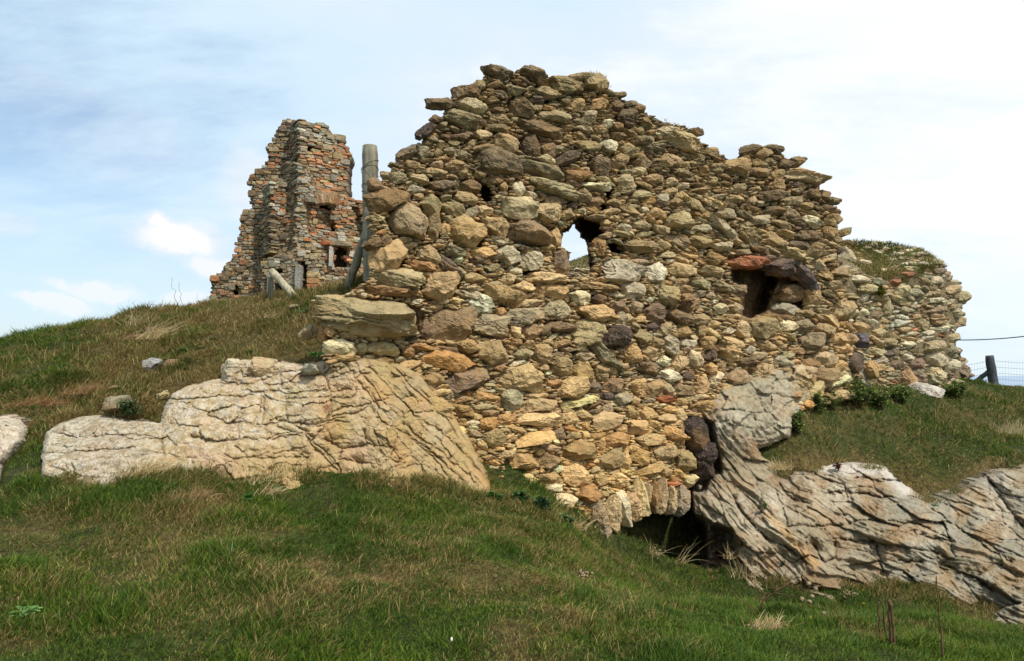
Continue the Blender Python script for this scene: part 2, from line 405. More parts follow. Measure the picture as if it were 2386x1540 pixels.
def stone(level, center, R, U, Nn, hw, hh, hd, typ, rgb, seed, tilt=None):
    """one deformed stone; R,U,Nn unit axes; half sizes in metres"""
    rs = np.random.default_rng(seed); Dv, Fc = ICO['q' if typ == 'q' else level]
    pe, fac, nz, sa = TYPES[typ]
    pe = pe * rs.uniform(0.85, 1.25)
    r = (np.abs(Dv) ** pe).sum(1) ** (-1 / pe) if typ != 'q' else np.ones(len(Dv))
    Q = Dv * r[:, None]
    # broken facets
    for k in range(int(7 + 6 * fac)):
        n = rs.normal(size=3); n[2] = abs(n[2]) * 0.8; n /= np.linalg.norm(n)
        lim = rs.uniform(0.70, 0.98) if typ != 'q' else rs.uniform(1.25, 1.5)
        if typ == 'b': lim += 0.06
        s = Q @ n; ex = np.maximum(s - lim, 0); Q = Q - n * (ex * (0.55 + 0.45 * fac))[:, None]
    o = rs.uniform(-50, 50, 3)
    sz = np.array([hw, hh, hd]); g = (hw * hh * hd) ** (1 / 3); A = Q * (sz / g)
    l1 = fbm(A * 0.9 + o, 2, 3); l2 = fbm(A * 2.4 + o, 3, 5)
    l3 = 1 - 2.2 * np.abs(vn(A * 2.1 + o + 5, 8)) ; l4 = fbm(A * 6.5 + o, 2, 9)
    Q = Q * (1 + nz * 1.5 * l1 + nz * 0.55 * l2 + nz * .38 * l3 * (typ != 'q') + nz * .22 * l4)[:, None]
    # bedding grooves
    ta = rs.normal(0, 0.16) if tilt is None else tilt
    if typ in 'rb' and rs.random() < 0.35: ta += rs.uniform(0.5, 1.4)
    ax = np.array([math.sin(ta), math.cos(ta), rs.normal(0, 0.22)]); ax /= np.linalg.norm(ax)
    pos = Q * sz; st = pos @ ax
    th = rs.uniform(0.026, 0.06) * max(0.6, min(1.6, g / 0.12)); ph = st / th + 1.6 * l1 + 1.0 * l2; ph = ph + .45 * np.sin(ph * 1.7 + seed)
    saw = ph - np.floor(ph); gro = np.where(saw < 0.72, saw / 0.72, (1 - saw) / 0.28)
    amp = sa * rs.uniform(0.6, 1.4); amp2 = amp * (0.5 + 0.5 * vn(np.stack([np.floor(ph) * 3.1, np.full_like(ph, seed % 97), np.zeros_like(ph)], -1), 2))
    fl = np.clip(1 - np.abs(Dv @ ax) ** 1.5, 0, 1); fz = np.floor(ph); led = vn(np.stack([fz * 5.3, np.full_like(ph, seed % 89 + .5), np.zeros_like(ph)], -1), 4)
    pos = pos * (1 - (amp2 * fl * (1 - gro) * 2.2))[:, None] ; pos = pos * (1 + (led * fl * min(.16, sa * 1.5)))[:, None]
    Vw = center + pos[:, :1] * R + pos[:, 1:2] * U + pos[:, 2:] * Nn
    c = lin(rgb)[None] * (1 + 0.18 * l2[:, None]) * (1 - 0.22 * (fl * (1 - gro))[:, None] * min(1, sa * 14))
    return Vw, [Fc], {'col': np.clip(c, 0.01, 0.9), 'st': st}
def vary(rgb, rs, a=0.09):
    c = np.array(rgb, float) * (1 + rs.normal(0, a)); k = rs.normal(0, 4.0); c = c + np.array([k, 0, -k]) + rs.normal(0, 1.2, 3); return np.clip(c, 30, 235)

# ------------------------------------------------------------------ relief solids (a face with real depth, given a back and sides)
def relief(u, v, Yf, mask, back, step_shift=(0.0, 0.0)):
    """u,v,Yf node grids (n,m); mask cells (n-1,m-1); back: thickness along y (grid or number)"""
    n, m = u.shape
    Pf = P(u, v, Yf); Pb = Pf + np.stack(np.broadcast_arrays(step_shift[0] * back, back * np.ones_like(u), step_shift[1] * back), -1)
    use = np.zeros((n, m), bool)
    use[:-1, :-1] |= mask; use[1:, :-1] |= mask; use[:-1, 1:] |= mask; use[1:, 1:] |= mask
    idx = np.full((n, m), -1); idx[use] = np.arange(use.sum()); nb = use.sum()
    V = np.concatenate([Pf[use], Pb[use]])
    i, j = np.nonzero(mask)
    a, b, c, d = idx[i, j], idx[i + 1, j], idx[i + 1, j + 1], idx[i, j + 1]     # v down: a top-left, b below
    Fr = np.stack([a, b, c, d], -1); Bk = np.stack([d, c, b, a], -1) + nb
    S = []
    mp = np.pad(mask, 1)
    for (di, dj, p, q) in ((-1, 0, 'd', 'a'), (1, 0, 'b', 'c'), (0, -1, 'a', 'b'), (0, 1, 'c', 'd')):
        e = ~mp[i + 1 + di, j + 1 + dj]; L = dict(a=a, b=b, c=c, d=d); x, y = L[p][e], L[q][e]
        S.append(np.stack([y, x, x + nb, y + nb], -1))
    return V, [np.concatenate([Fr, Bk] + S)], use, nb
def ugrid(u0, u1, v0, v1, step):
    uu = np.arange(u0, u1 + step, step); vv = np.arange(v0, v1 + step, step); return np.meshgrid(uu, vv)
def cells(u, v, poly, holes=(), jag=0, seed=0):
    cu = (u[:-1, :-1] + u[1:, 1:]) / 2; cv = (v[:-1, :-1] + v[1:, 1:]) / 2
    if jag:
        q = np.stack([cu / 14, cv / 14, np.full_like(cu, seed)], -1); cu = cu + jag * fbm(q, 3, seed); cv = cv + jag * fbm(q + 31, 3, seed + 5)
    m = inpoly(cu, cv, poly)
    for h in holes: m &= ~inpoly(cu, cv, h)
    return m
def blur(a, k):
    for ax in (0, 1):
        c = np.cumsum(np.pad(a, [(k + 1, k) if i == ax else (0, 0) for i in (0, 1)], mode='edge'), ax)
        sl1 = [slice(None)] * 2; sl2 = [slice(None)] * 2; sl1[ax] = slice(2 * k + 1, None); sl2[ax] = slice(0, -(2 * k + 1))
        a = (c[tuple(sl1)] - c[tuple(sl2)]) / (2 * k + 1)
    return a

class Wall:
    """a standing stone wall: plan line through (xA,YA) with x = xA + k (Y-YA), thickness, relief"""
    def __init__(s, xA, YA, xB, YB, box, step=3.0):
        s.k = (xB - xA) / (YB - YA); s.xA = xA; s.YA = YA
        s.T = np.array([s.k, 1, 0]) / math.hypot(s.k, 1); s.Nn = np.array([1, -s.k, 0]) / math.hypot(s.k, 1)
        if s.Nn[1] > 0: s.Nn = -s.Nn; 
        if s.T[0] < 0: s.T = -s.T
        s.box = box; s.u, s.v = ugrid(*box, step); s.step = step
        X, _ = ray(s.u, s.v); s.Y = (xA - s.k * YA) / (X - s.k)
    def y(s, u, v):
        j = int(np.clip(round((u - s.box[0]) / s.step), 0, s.u.shape[1] - 1)); i = int(np.clip(round((v - s.box[2]) / s.step), 0, s.u.shape[0] - 1)); return s.Y[i, j]
    def frame(s, ang, u=None, v=None, Y=None):
        """ang: screen degrees, clockwise positive (down to the right)"""
        if u is not None:   # courses already slope in perspective; only the rest is a real tilt
            pu, pv, _ = proj(np.stack([P(u, v, Y), P(u, v, Y) + s.T * .1])); ang = ang - math.degrees(math.atan2(pv[1] - pv[0], pu[1] - pu[0])) * .9
        a = math.radians(-ang); U0 = np.array([0, 0, 1.0]); Tm = s.T * 0.8 + np.array([0.2, 0, 0]); Tm /= np.linalg.norm(Tm)
        R = Tm * math.cos(a) + U0 * math.sin(a); Nn = s.Nn + np.array([0, -0.25, 0]); Nn -= Nn @ R * R; Nn /= np.linalg.norm(Nn)
        U = np.cross(Nn, R) ; U = U if U[2] > 0 else -U
        return R, U, Nn
class Packer:
    def __init__(s, W, H):
        s.o = np.zeros((H, W), bool); s.W, s.H = W, H
    def foot(s, u, v, w, h, ang, grow=1.0):
        r = int(max(w, h) / 2 * grow) + 2; x0, x1, y0, y1 = max(0, int(u) - r), min(s.W, int(u) + r), max(0, int(v) - r), min(s.H, int(v) + r)
        if x1 <= x0 or y1 <= y0: return None
        yy, xx = np.mgrid[y0:y1, x0:x1]; a = math.radians(ang); dx, dy = xx - u, yy - v
        p = (dx * math.cos(a) + dy * math.sin(a)) / (w / 2 * grow); q = (-dx * math.sin(a) + dy * math.cos(a)) / (h / 2 * grow)
        return (slice(y0, y1), slice(x0, x1)), (p ** 2 * np.abs(p) + q ** 2 * np.abs(q)) < 1
    def over(s, *a):
        f = s.foot(*a)
        if f is None: return 1
        sl, m = f; n = m.sum(); return (s.o[sl] & m).sum() / max(n, 1)
    def put(s, *a):
        f = s.foot(*a)
        if f: s.o[f[0]] |= f[1]
# ------------------------------------------------------------------ outlines (reference pixels) of the bedrock
POLY_RL = [(92, 1135), (98, 1040), (108, 1005), (140, 985), (200, 968), (262, 972), (372, 985), (384, 945), (400, 915), (440, 898), (515, 880), (516, 848), (560, 838), (620, 838), (700, 848), (780, 836), (850, 832), (945, 852), (1000, 880), (1045, 930), (1085, 1000), (1130, 1100), (1152, 1165), (1160, 1250), (900, 1220), (500, 1210), (90, 1230)]
POLY_RS = [(-90, 965), (15, 968), (50, 978), (66, 1000), (62, 1030), (30, 1060), (10, 1085), (10, 1150), (-90, 1150)]
POLY_RR = [(1380, 1120), (1590, 1000), (1590, 935), (1680, 880), (1800, 850), (2030, 840), (2024, 900), (1960, 905), (1895, 932), (1860, 975), (1842, 1018), (1798, 1036), (1768, 1046), (1774, 1064), (1805, 1078), (1814, 1108), (1832, 1114), (1851, 1092), (1888, 1096), (1917, 1078), (2060, 1085), (2100, 1125), (2170, 1168), (2230, 1140), (2300, 1105), (2330, 1098), (2450, 1080), (2600, 1090), (2600, 1560), (2000, 1470), (1380, 1400)]

POLY_RLD = POLY_RL[:17] + [(1120, 1130), (900, 1108), (500, 1086), (300, 1096), (100, 1112)]
POLY_RRD = [p for p in POLY_RR[1:27]] + [(2600, 1090), (2600, 1450), (2386, 1412), (2200, 1372), (1950, 1338), (1720, 1308), (1600, 1290), (1440, 1240)]
# ------------------------------------------------------------------ terrain
TP = [(-300, 1540, 3.9), (0, 1540, 4.0), (600, 1540, 4.0), (1193, 1540, 4.1), (1800, 1540, 4.4), (2386, 1540, 5.0), (2800, 1540, 5.8),
      (-200, 1300, 5.2), (0, 1300, 5.3), (600, 1300, 5.4), (1193, 1300, 6.0), (1500, 1400, 6.4), (1800, 1430, 6.6), (2100, 1450, 7.0), (2386, 1482, 7.4), (1193, 1162, 8.2), (1050, 1135, 8.0), (1290, 1195, 8.8),
      (-100, 1120, 6.9), (100, 1118, 7.0), (300, 1092, 7.15), (400, 1080, 7.2), (520, 1092, 7.25), (700, 1105, 7.3), (900, 1120, 7.55), (1140, 1152, 8.4), (1390, 1262, 9.25), (1440, 1300, 9.4), (1511, 1334, 9.55), (1600, 1354, 9.7), (1700, 1356, 9.8),
      (1950, 1352, 9.9), (2100, 1362, 10.0), (2200, 1385, 10.0), (2386, 1428, 10.0), (2650, 1480, 10.0), (70, 1040, 7.8),
      (-200, 950, 8.3), (0, 960, 8.4), (0, 870, 10), (-250, 830, 12.5), (-100, 805, 12.6), (0, 800, 12.6), (150, 770, 12.6), (200, 950, 8.6), (250, 905, 9.2), (300, 738, 12.5), (420, 722, 12.6), (500, 714, 12.5), (600, 840, 8.9), (400, 860, 9.3), (300, 840, 10),
      (800, 835, 8.7), (700, 800, 9.0), (560, 780, 10.2), (700, 695, 11.2), (850, 652, 9.7), (770, 735, 9.3), (650, 770, 9.9),
      (2270, 893, 16.5), (2100, 905, 15.0), (2000, 905, 13.75), (1880, 945, 12.7), (1850, 1005, 11.95), (2386, 916, 18.6), (2600, 925, 19), (2330, 905, 17.5), (2386, 1000, 14.5), (2386, 1095, 12.4), (2000, 1088, 12.1), (2150, 1160, 11.8), (2300, 1112, 12.2),
      (2150, 1000, 13.6), (1800, 1055, 11.75), (2650, 1090, 12.4), (2650, 1000, 15)]
tpts = P(*np.array(TP, float).T)
tw = [(0, 0.3, -1.62), (-4, 0.3, -1.5), (4, 0.3, -1.95), (0, -6, -1.7), (-8, -3, -1.2), (8, -3, -2.4), (10, 3, -2.9), (-9, 4, -1.0), (-10, 8, -.2), (14, 8, -3.8), (18, 12, -4.2),
      (-8, 16, 1.0), (-4, 16, 1.28), (0, 16, 1.2), (-12, 25, .8), (-5, 24, 1.0), (0, 25, .9), (-12, 40, .8), (0, 40, .8), (8, 30, .2), (2, 12.6, .5), (5, 16, 0.0), (9, 19.5, -.45), (13, 21, -1.6),
      (16, 26, -3.4), (22, 26, -8), (26, 16, -7), (15, 36, -6), (30, 40, -13), (10, 30, -1.2), (-20, 14, .3), (-20, 5, -.6), (-30, 30, .2), (-30, 60, -2), (0, 60, -1.5), (-60, 60, -3), (-60, 0, -2), (40, 0, -12), (0, -40, -4), (60, 60, -16), (0, 90, -8)]
allp = np.concatenate([tpts, np.array(tw, float)])
_T = RBF(allp[:, :2], allp[:, 2], eps=0.5, lam=2e-3)
def terr(x, y):
    x = np.asarray(x, float); y = np.asarray(y, float); z = _T(x, y)
    q = np.stack([x * 1.0, y * 1.0, np.zeros_like(x)], -1); near = ss(40 - np.hypot(x, y), 0, 20)
    z = z + near * (0.09 * fbm(q * 1.1, 3, 11) + 0.055 * fbm(q * 3.4, 3, 12) * (1 + .8 * (y > 8.3)))
    r = np.hypot(x, y - 10); z = z * (1 - ss(r, 60, 110)) + (-18) * ss(r, 60, 110)
    u, v, d = proj(np.stack([x, y, z], -1))
    # the soil lies under the bedrock where the bedrock is bare
    for poly, ya, yb, dep in ((POLY_RLD, 7.0, 8.75, 0.5), (POLY_RRD, 9.9, 14.0, 0.7), (POLY_RS, 7.0, 8.2, 0.3)):
        ok = (d > 0.5) & (y > ya - .3) & (y < yb + .3)
        if ok.any():
            dd = np.where(inpoly(u, v, poly), dseg(u, v, poly, True), 0) * ok
            z = z - dep * ss(dd, 0, 30)
    # soil falls away inside the cave under the arch
    ok = (x > 0.9) & (x < 3.5) & (y > 9.8) & (y < 12.8)
    z = z - 0.75 * ok * ss(y, 9.95, 10.5) * ss(x, 1.0, 1.5) * (1 - ss(x, 3.0, 3.4))
    return z
def ground_at(u, v, y0=3.0, y1=30.0):
    Y = np.linspace(y0, y1, 700); p = P(np.full_like(Y, u), np.full_like(Y, v), Y); h = p[:, 2] - terr(p[:, 0], p[:, 1])
    i = np.nonzero(h <= 0)[0]
    k = i[0] if len(i) else len(Y) - 1
    q = p[k].copy(); q[2] = terr(q[0:1], q[1:2])[0]; return q
def stretch(c, n, fine, far):
    t = np.linspace(-1, 1, n); return c + fine * t + np.sign(t) * (far - fine) * np.abs(t) ** 9
gx = np.unique(np.concatenate([np.arange(-9.5, 13.0, 0.055), np.linspace(-9.5, -160, 60), np.linspace(13, 170, 60)]))
gy = np.unique(np.concatenate([np.arange(1.5, 13.2, 0.055), np.arange(13.2, 22, 0.14), np.linspace(22, 170, 60), np.linspace(1.5, -120, 40)]))
GX, GY = np.meshgrid(gx, gy); GZ = terr(GX, GY)
nI, nJ = GX.shape; ii = np.arange(nI * nJ).reshape(nI, nJ)
Q = np.stack([ii[:-1, :-1], ii[:-1, 1:], ii[1:, 1:], ii[1:, :-1]], -1).reshape(-1, 4)
GV = np.stack([GX, GY, GZ], -1).reshape(-1, 3)
def dryness(x, y, z):
    """0 lush green, 1 dead and sandy; the bank above the pale rock and the lip over the grey rock are dry"""
    p = np.stack([x, y, np.zeros_like(x)], -1); n = fbm(p * 1.5 + 4, 4, 21); n2 = fbm(p * 5.5, 3, 22)
    u, v, d = proj(np.stack([x, y, z], -1))
    a = 0.22 + 0.8 * n + 0.5 * n2
    bank = ss(x, -7.4, -4.9) * (1 - ss(x, -0.6, 0.2)) * ss(y, 7.9, 8.4)
    lip = ss(dseg(u, v, [(1850, 1110), (2000, 1100), (2170, 1170), (2300, 1120), (2386, 1110)]) * -1, -75, -5) * (y > 9) * 0.75
    low = ss(x, 4.5, 6.0) * ss(y, 9.0, 9.9) * (y < 10.6) * 0.7
    edge = (ss(-dseg(u, v, POLY_RL[3:19]), -60, -5)) * 0.35 * (y > 7)
    base = ss(-dseg(u, v, [(150, 1120), (500, 1095), (900, 1125), (1140, 1160)]), -55, -5) * 0.28 * (y < 8.6)
    right = -0.36 * ss(u, 1300, 1750) * (y < 10)
    farl = -0.3 * (1 - ss(u, 60, 330)) * (y > 8)
    return np.clip(a + 0.6 * bank + lip + low + edge + base + right + farl, 0, 1)
o = mesh('ground', GV, [Q], MAT_GROUND, attrs={'dry': np.clip(dryness(GV[:, 0], GV[:, 1], GV[:, 2]) * 1.1, 0, 1)}); tag(o, 'grassy uneven hillside sloping down to the right under the ruins', 'ground', kind='structure')
s = 9000.0
o = mesh('sea', [(-s, -s, -13.5), (s, -s, -13.5), (s, s, -13.5), (-s, s, -13.5)], [[(0, 1, 2, 3)]], MAT_SEA); tag(o, 'pale blue sea on the horizon behind the fence post', 'sea', kind='structure')

# ------------------------------------------------------------------ bedrock
def c5(pts): return [(x * .3783, 582.5 + y * .3783) for x, y in pts]
def c6(pts): return [(699 + x * .3783, 699 + y * .3783) for x, y in pts]
def c8(pts): return [(1689 + x * .3193, 1048.5 + y * .3193) for x, y in pts]
CRACKS_L = [c5(l) for l in (
    [(1020, 920), (1200, 910), (1300, 900), (1480, 905), (1620, 870), (1800, 880), (2000, 860)], [(1360, 810), (1500, 830), (1620, 800), (1720, 760), (1860, 730)], [(1500, 782), (1600, 772), (1720, 750)],
    [(1280, 1010), (1400, 1070), (1600, 1070), (1800, 1060), (1960, 1080), (2156, 1050)], [(1180, 1140), (1280, 1185), (1450, 1165), (1600, 1160), (1780, 1150), (1860, 1130)], [(1440, 1200), (1540, 1270), (1800, 1280), (1900, 1270)],
    [(1000, 1040), (990, 1180), (1010, 1260)], [(1610, 880), (1600, 980), (1560, 1060)], [(1622, 900), (1612, 1060)], [(1760, 890), (1775, 1060)], [(1720, 760), (1740, 860)], [(1900, 1270), (1900, 1350)], [(1900, 1170), (1950, 1240), (2110, 1380)],
    [(1800, 1060), (1870, 1110), (1920, 1180), (2000, 1080), (2040, 960), (2030, 870)], [(300, 1110), (440, 1150), (600, 1140), (800, 1130), (960, 1150)], [(260, 1260), (420, 1240), (640, 1230), (830, 1210)], [(300, 1330), (380, 1360), (440, 1390)], [(440, 1310), (470, 1380)],
    [(1480, 690), (1500, 780)], [(1870, 700), (1860, 740), (1900, 770), (2000, 770), (2030, 720)], [(1480, 1070), (1460, 1165)], [(1700, 1062), (1720, 1100), (1850, 1130)], [(1360, 820), (1420, 830)], [(2030, 880), (2156, 860)], [(1780, 905), (1900, 920), (2030, 900)])] + \
    [c6(l) for l in ([(190, 610), (330, 600), (350, 560)], [(200, 720), (340, 700), (420, 650)], [(0, 750), (120, 760), (280, 720)], [(160, 860), (260, 925), (400, 890), (590, 910)], [(400, 800), (420, 890)], [(460, 790), (480, 880), (500, 930)],
    [(90, 880), (230, 1000), (270, 1070)], [(260, 925), (250, 990), (420, 1000), (440, 1030), (500, 1020), (540, 980), (650, 1000)], [(540, 750), (600, 830), (590, 920), (560, 970)], [(590, 790), (700, 870), (860, 1010), (960, 1160)],
    [(260, 360), (400, 540), (500, 680), (600, 790), (760, 900), (900, 1010), (1050, 1160)], [(340, 380), (470, 560), (600, 720), (740, 850), (900, 960), (1080, 1120)], [(430, 400), (560, 560), (700, 700), (850, 800), (1000, 930), (1150, 1100)],
    [(530, 370), (640, 480), (760, 600), (880, 720), (980, 850)], [(600, 360), (720, 440), (820, 560), (930, 690), (980, 790)], [(340, 470), (430, 440)], [(450, 620), (550, 600)], [(600, 740), (680, 690)], [(480, 1080), (640, 1000)], [(620, 1040), (760, 1020), (780, 1140)],
    [(760, 1010), (830, 880)], [(190, 480), (330, 430)], [(0, 470), (150, 470), (180, 560), (60, 570)], [(190, 690), (300, 660), (420, 640), (460, 700)], [(200, 610), (190, 700), (160, 760), (90, 850), (20, 800)], [(640, 470), (560, 480)], [(700, 590), (610, 620)], [(820, 690), (720, 700)], [(860, 870), (930, 800)])]
YL = [(100, 1120, 6.85), (-50, 1120, 6.8), (300, 1110, 6.95), (500, 1095, 7.1), (700, 1105, 7.2), (900, 1120, 7.45), (1140, 1150, 8.25), (100, 1230, 6.6), (500, 1210, 6.8), (900, 1210, 7.2), (1160, 1240, 8.1),
      (110, 1000, 7.75), (250, 985, 7.85), (380, 965, 7.95), (450, 910, 8.1), (520, 858, 8.35), (700, 855, 8.3), (850, 842, 8.2), (940, 860, 8.5), (1040, 930, 8.85), (1090, 1010, 8.85), (1130, 1100, 8.6),
      (600, 980, 7.62), (750, 960, 7.7), (820, 900, 7.95), (950, 1050, 7.95), (880, 1000, 7.75), (1000, 1050, 8.2), (300, 1050, 7.3), (200, 1060, 7.2), (700, 1060, 7.4), (450, 1000, 7.5), (850, 1100, 7.55), (980, 1120, 7.85), (1060, 1040, 8.5)]
def rock(name, box, poly, ctrl, cracks, step, colfn, lichfn, detail, roll, mat, back, label, extra=None, wcr=(1.5, 13.0), depth=(0.032, 0.055)):
    u, v = ugrid(*box, step); c = np.array(ctrl, float); Yf = RBF(c[:, :2] / 100, c[:, 2], eps=0.5, lam=2e-2)(u / 100, v / 100)
    q = np.stack([u / 30, v / 30, np.zeros_like(u)], -1); wu = u + 6 * fbm(q, 2, 41) + 3.5 * fbm(q * 4, 3, 44); wv = v + 6 * fbm(q + 9, 2, 42) + 3.5 * fbm(q * 4 + 9, 3, 45)
    ck = np.zeros_like(u); pil = np.zeros_like(u)
    if cracks:
        d = np.full(u.shape, 1e9)
        for l in cracks: d = np.minimum(d, dseg(wu, wv, l))
        d = d + 1.6 * np.clip(fb(u, v, 26, 43), 0, 1) * wcr[0]
        ck = np.exp(-(d / wcr[0]) ** 2); pil = np.exp(-d / wcr[1])
    dv, ck2 = detail(u, v, wu, wv)
    ck = np.maximum(ck, ck2)
    Yf = Yf + depth[0] * ck + depth[1] * pil + dv
    if extra: Yf = extra(u, v, Yf)
    de = dseg(u, v, poly, True); Yf = Yf + roll[0] * (1 - np.clip(de / roll[1], 0, 1)) ** 2
    m = cells(u, v, poly, jag=5, seed=3)
    V, Fs, use, nb = relief(u, v, Yf, m, back)
    col = colfn(u, v)[use]; li = lichfn(u, v)[use]; cc = ck[use]
    col = np.concatenate([col, col]); li = np.concatenate([li, li]); cc = np.concatenate([cc, cc * 0])
    o = mesh(name, V, Fs, mat, attrs={'col': col, 'lich': li, 'crack': cc}); return tag(o, label, 'rock', kind='structure'), (u, v, Yf)
def worley(u, v, su, sv, seed):
    """distance to the border between jittered cells"""
    x = u / su; y = v / sv; ix = np.floor(x).astype(int); iy = np.floor(y).astype(int); f1 = np.full(x.shape, 9.); f2 = f1.copy()
    z = np.zeros_like(ix)
    for dx in (-1, 0, 1):
        for dy in (-1, 0, 1):
            cx, cy = ix + dx, iy + dy; px = cx + .5 + .42 * _h(cx, cy, z, seed); py = cy + .5 + .42 * _h(cx, cy, z + 7, seed)
            d = np.hypot(x - px, y - py); f2 = np.where(d < f1, f1, np.minimum(f2, d)); f1 = np.minimum(f1, d)
    return f2 - f1
def blocks(x, y, seed):
    """angular blocks: every cell of a jittered grid has its own set-back and tilt"""
    ix = np.floor(x).astype(int); iy = np.floor(y).astype(int); f1 = np.full(x.shape, 9.); f2 = f1.copy(); h = np.zeros(x.shape); z = np.zeros_like(ix)
    for dx in (-1, 0, 1):
        for dy in (-1, 0, 1):
            cx, cy = ix + dx, iy + dy; ax = x - (cx + .5 + .42 * _h(cx, cy, z, seed)); ay = y - (cy + .5 + .42 * _h(cx, cy, z + 7, seed)); d = np.hypot(ax, ay)
            v_ = .5 * _h(cx, cy, z + 3, seed) + .9 * ax * _h(cx, cy, z + 4, seed) + .9 * ay * _h(cx, cy, z + 5, seed); n = d < f1
            f2 = np.where(n, f1, np.minimum(f2, d)); h = np.where(n, v_, h); f1 = np.where(n, d, f1)
    return f2 - f1, h
def blend(a, b, t): return a + (b - a) * t[..., None]
def cz(c): return lin(c)[None, None]
def fb(u, v, s, seed, o=4): return fbm(np.stack([u / s, v / s, np.zeros_like(u)], -1), o, seed)
def detL(u, v, wu, wv):
    right = ss(u + 0.35 * (v - 900), 830, 900)
    # steep ribs running down to the right on the right-hand part, loose rounded joints elsewhere
    a = math.radians(48); s = (wu * math.sin(a) - wv * math.cos(a)); t = (wu * math.cos(a) + wv * math.sin(a))
    rib = vn(np.stack([s / 11, t / 90, 0 * s], -1), 51) * 0.6 + vn(np.stack([s / 5, t / 50, 0 * s + 3], -1), 52) * 0.4
    w = worley(wu, wv, 70, 34, 53); e = np.exp(-(w / 0.035) ** 2); w2 = worley(wu, wv, 26, 15, 54); e2 = np.exp(-(w2 / 0.06) ** 2) * ss(fb(u, v, 90, 55), 0.0, 0.25)
    low = 0.06 * fb(u, v, 60, 56) + 0.02 * fb(u, v, 14, 57) + 0.006 * fb(u, v, 5, 58, 2)
    wb, hb = blocks(wu / 78, wv / 34 + .15 * wu / 78, 60); wb2, hb2 = blocks(wu / 30, wv / 17, 65); wr, hr = blocks(t / 62, s / 24, 66)
    low = low + (.04 * hb + .01 * hb2 + .02 * np.exp(-(wb / .05) ** 2)) * (1 - right) + (.035 * hr + .02 * np.exp(-(wr / .06) ** 2)) * right
    return low - 0.025 * rib * right + 0.02 * np.exp(-w / 0.16) * (1 - right) + 0.012 * e2 - .02 * fb(u, v, 30, 59) * (1 - right), e2 * 0.3
def colL(u, v):
    base = cz((172, 146, 102)) * np.ones(u.shape + (3,)); n = fb(u, v, 120, 61); n2 = fb(u, v, 35, 62)
    c = blend(base, cz((180, 150, 114)), ss(n, 0.0, .4)); c = blend(c, cz((166, 146, 98)), ss(-n2, 0.05, .4) * 0.8)
    c = blend(c, cz((144, 128, 100)), ss(-(u - 380), -60, 120) * 0.7)
    c = blend(c, cz((166, 152, 116)), ss(u + .35 * (v - 900), 850, 930) * 0.5 * ss(n2, -.1, .3))
    st = np.exp(-((u - 762) / 7) ** 2 - ((v - 951) / 11) ** 2); return blend(c, cz((112, 52, 34)), st)
def lichL(u, v): return np.clip(ss(-(u - 640 - 0.9 * (1000 - v)), -160, 120) * 0.75 + 0.3 * ss(fb(u, v, 60, 63), 0, .4), 0, 1) * (1 - 0.6 * ss(v, 1000, 1090) * ss(u, 250, 500))
r1, gridL = rock('rock_outcrop', (60, 1180, 820, 1260), POLY_RL, YL, CRACKS_L, 1.6, colL, lichL, detL, (0.16, 12), MAT_ROCK_L, 1.2, 'pale cream cracked sandstone outcrop under the left end of the rubble wall')
rock('rock_outcrop', (-100, 80, 950, 1160), POLY_RS, [(-60, 970, 7.9), (40, 985, 7.9), (60, 1010, 7.8), (-60, 1080, 7.1), (20, 1070, 7.2), (-60, 1150, 7), (20, 1150, 7)], [], 1.8, lambda u, v: cz((180, 162, 136)) * np.ones(u.shape + (3,)), lambda u, v: np.ones_like(u) * .9, detL, (0.3, 24), MAT_ROCK_L, 0.8, 'small rounded rock at the left edge of the frame with grass above')

CRACKS_R = [c8(l) for l in ([(660, 550), (900, 545), (1000, 500), (1130, 520)], [(800, 660), (1000, 660), (1150, 690), (1300, 700), (1550, 760)], [(1130, 830), (1140, 860), (1200, 960), (1260, 980)], [(860, 300), (1100, 330), (1220, 350)], [(700, 330), (850, 320)],
    [(400, 240), (500, 370), (620, 400)], [(1200, 520), (1400, 530), (1640, 650)], [(1350, 580), (1500, 640), (1660, 670)], [(1500, 430), (1700, 560), (1900, 700), (2100, 830)], [(1100, 700), (1130, 800)], [(640, 680), (720, 820), (800, 790), (810, 680)], [(1280, 800), (1440, 820)],
    [(1600, 850), (1800, 920), (1950, 1020)], [(60, 340), (130, 470), (300, 660), (450, 700), (600, 850)], [(1920, 200), (2000, 330), (2160, 560)], [(380, 320), (470, 560), (660, 560)], [(940, 200), (1200, 210), (1290, 230)], [(1330, 340), (1480, 380)], [(700, 220), (880, 260), (900, 330)], [(820, 860), (950, 940)])]
YR = [(1590, 960, 11.6), (1640, 970, 11.05), (1750, 895, 11.55), (1860, 880, 12.1), (1990, 870, 13.1), (2020, 895, 13.4), (1890, 940, 12.45), (1850, 1000, 11.7), (1780, 1060, 11.35), (1850, 1100, 11.3), (2000, 1090, 11.45), (2100, 1130, 11.3), (2170, 1170, 11.2), (2300, 1115, 11.7), (2400, 1100, 11.9), (2600, 1090, 12),
      (1600, 1205, 10.5), (1580, 1100, 11.3), (1620, 1060, 11.3), (1660, 1000, 10.85), (1650, 1130, 10.75), (1720, 1050, 11.1), (1700, 1330, 9.75), (1950, 1360, 9.7), (2200, 1400, 9.75), (2386, 1440, 9.75), (2600, 1480, 9.8), (1700, 1460, 9.3), (2200, 1500, 9.4), (2600, 1560, 9.5), (1500, 1300, 11.2), (1400, 1380, 10.5), (1400, 1150, 12.2), (1500, 1150, 12.4),
      (1700, 1180, 10.3), (1800, 1180, 10.35), (1800, 1280, 9.9), (2000, 1200, 10.5), (2000, 1300, 10.0), (2200, 1280, 10.3), (2350, 1300, 10.3), (2500, 1300, 10.4), (2100, 1240, 10.3), (1750, 960, 11.2)]
YR = [(a, b, c + 0.0) for a, b, c in YR]
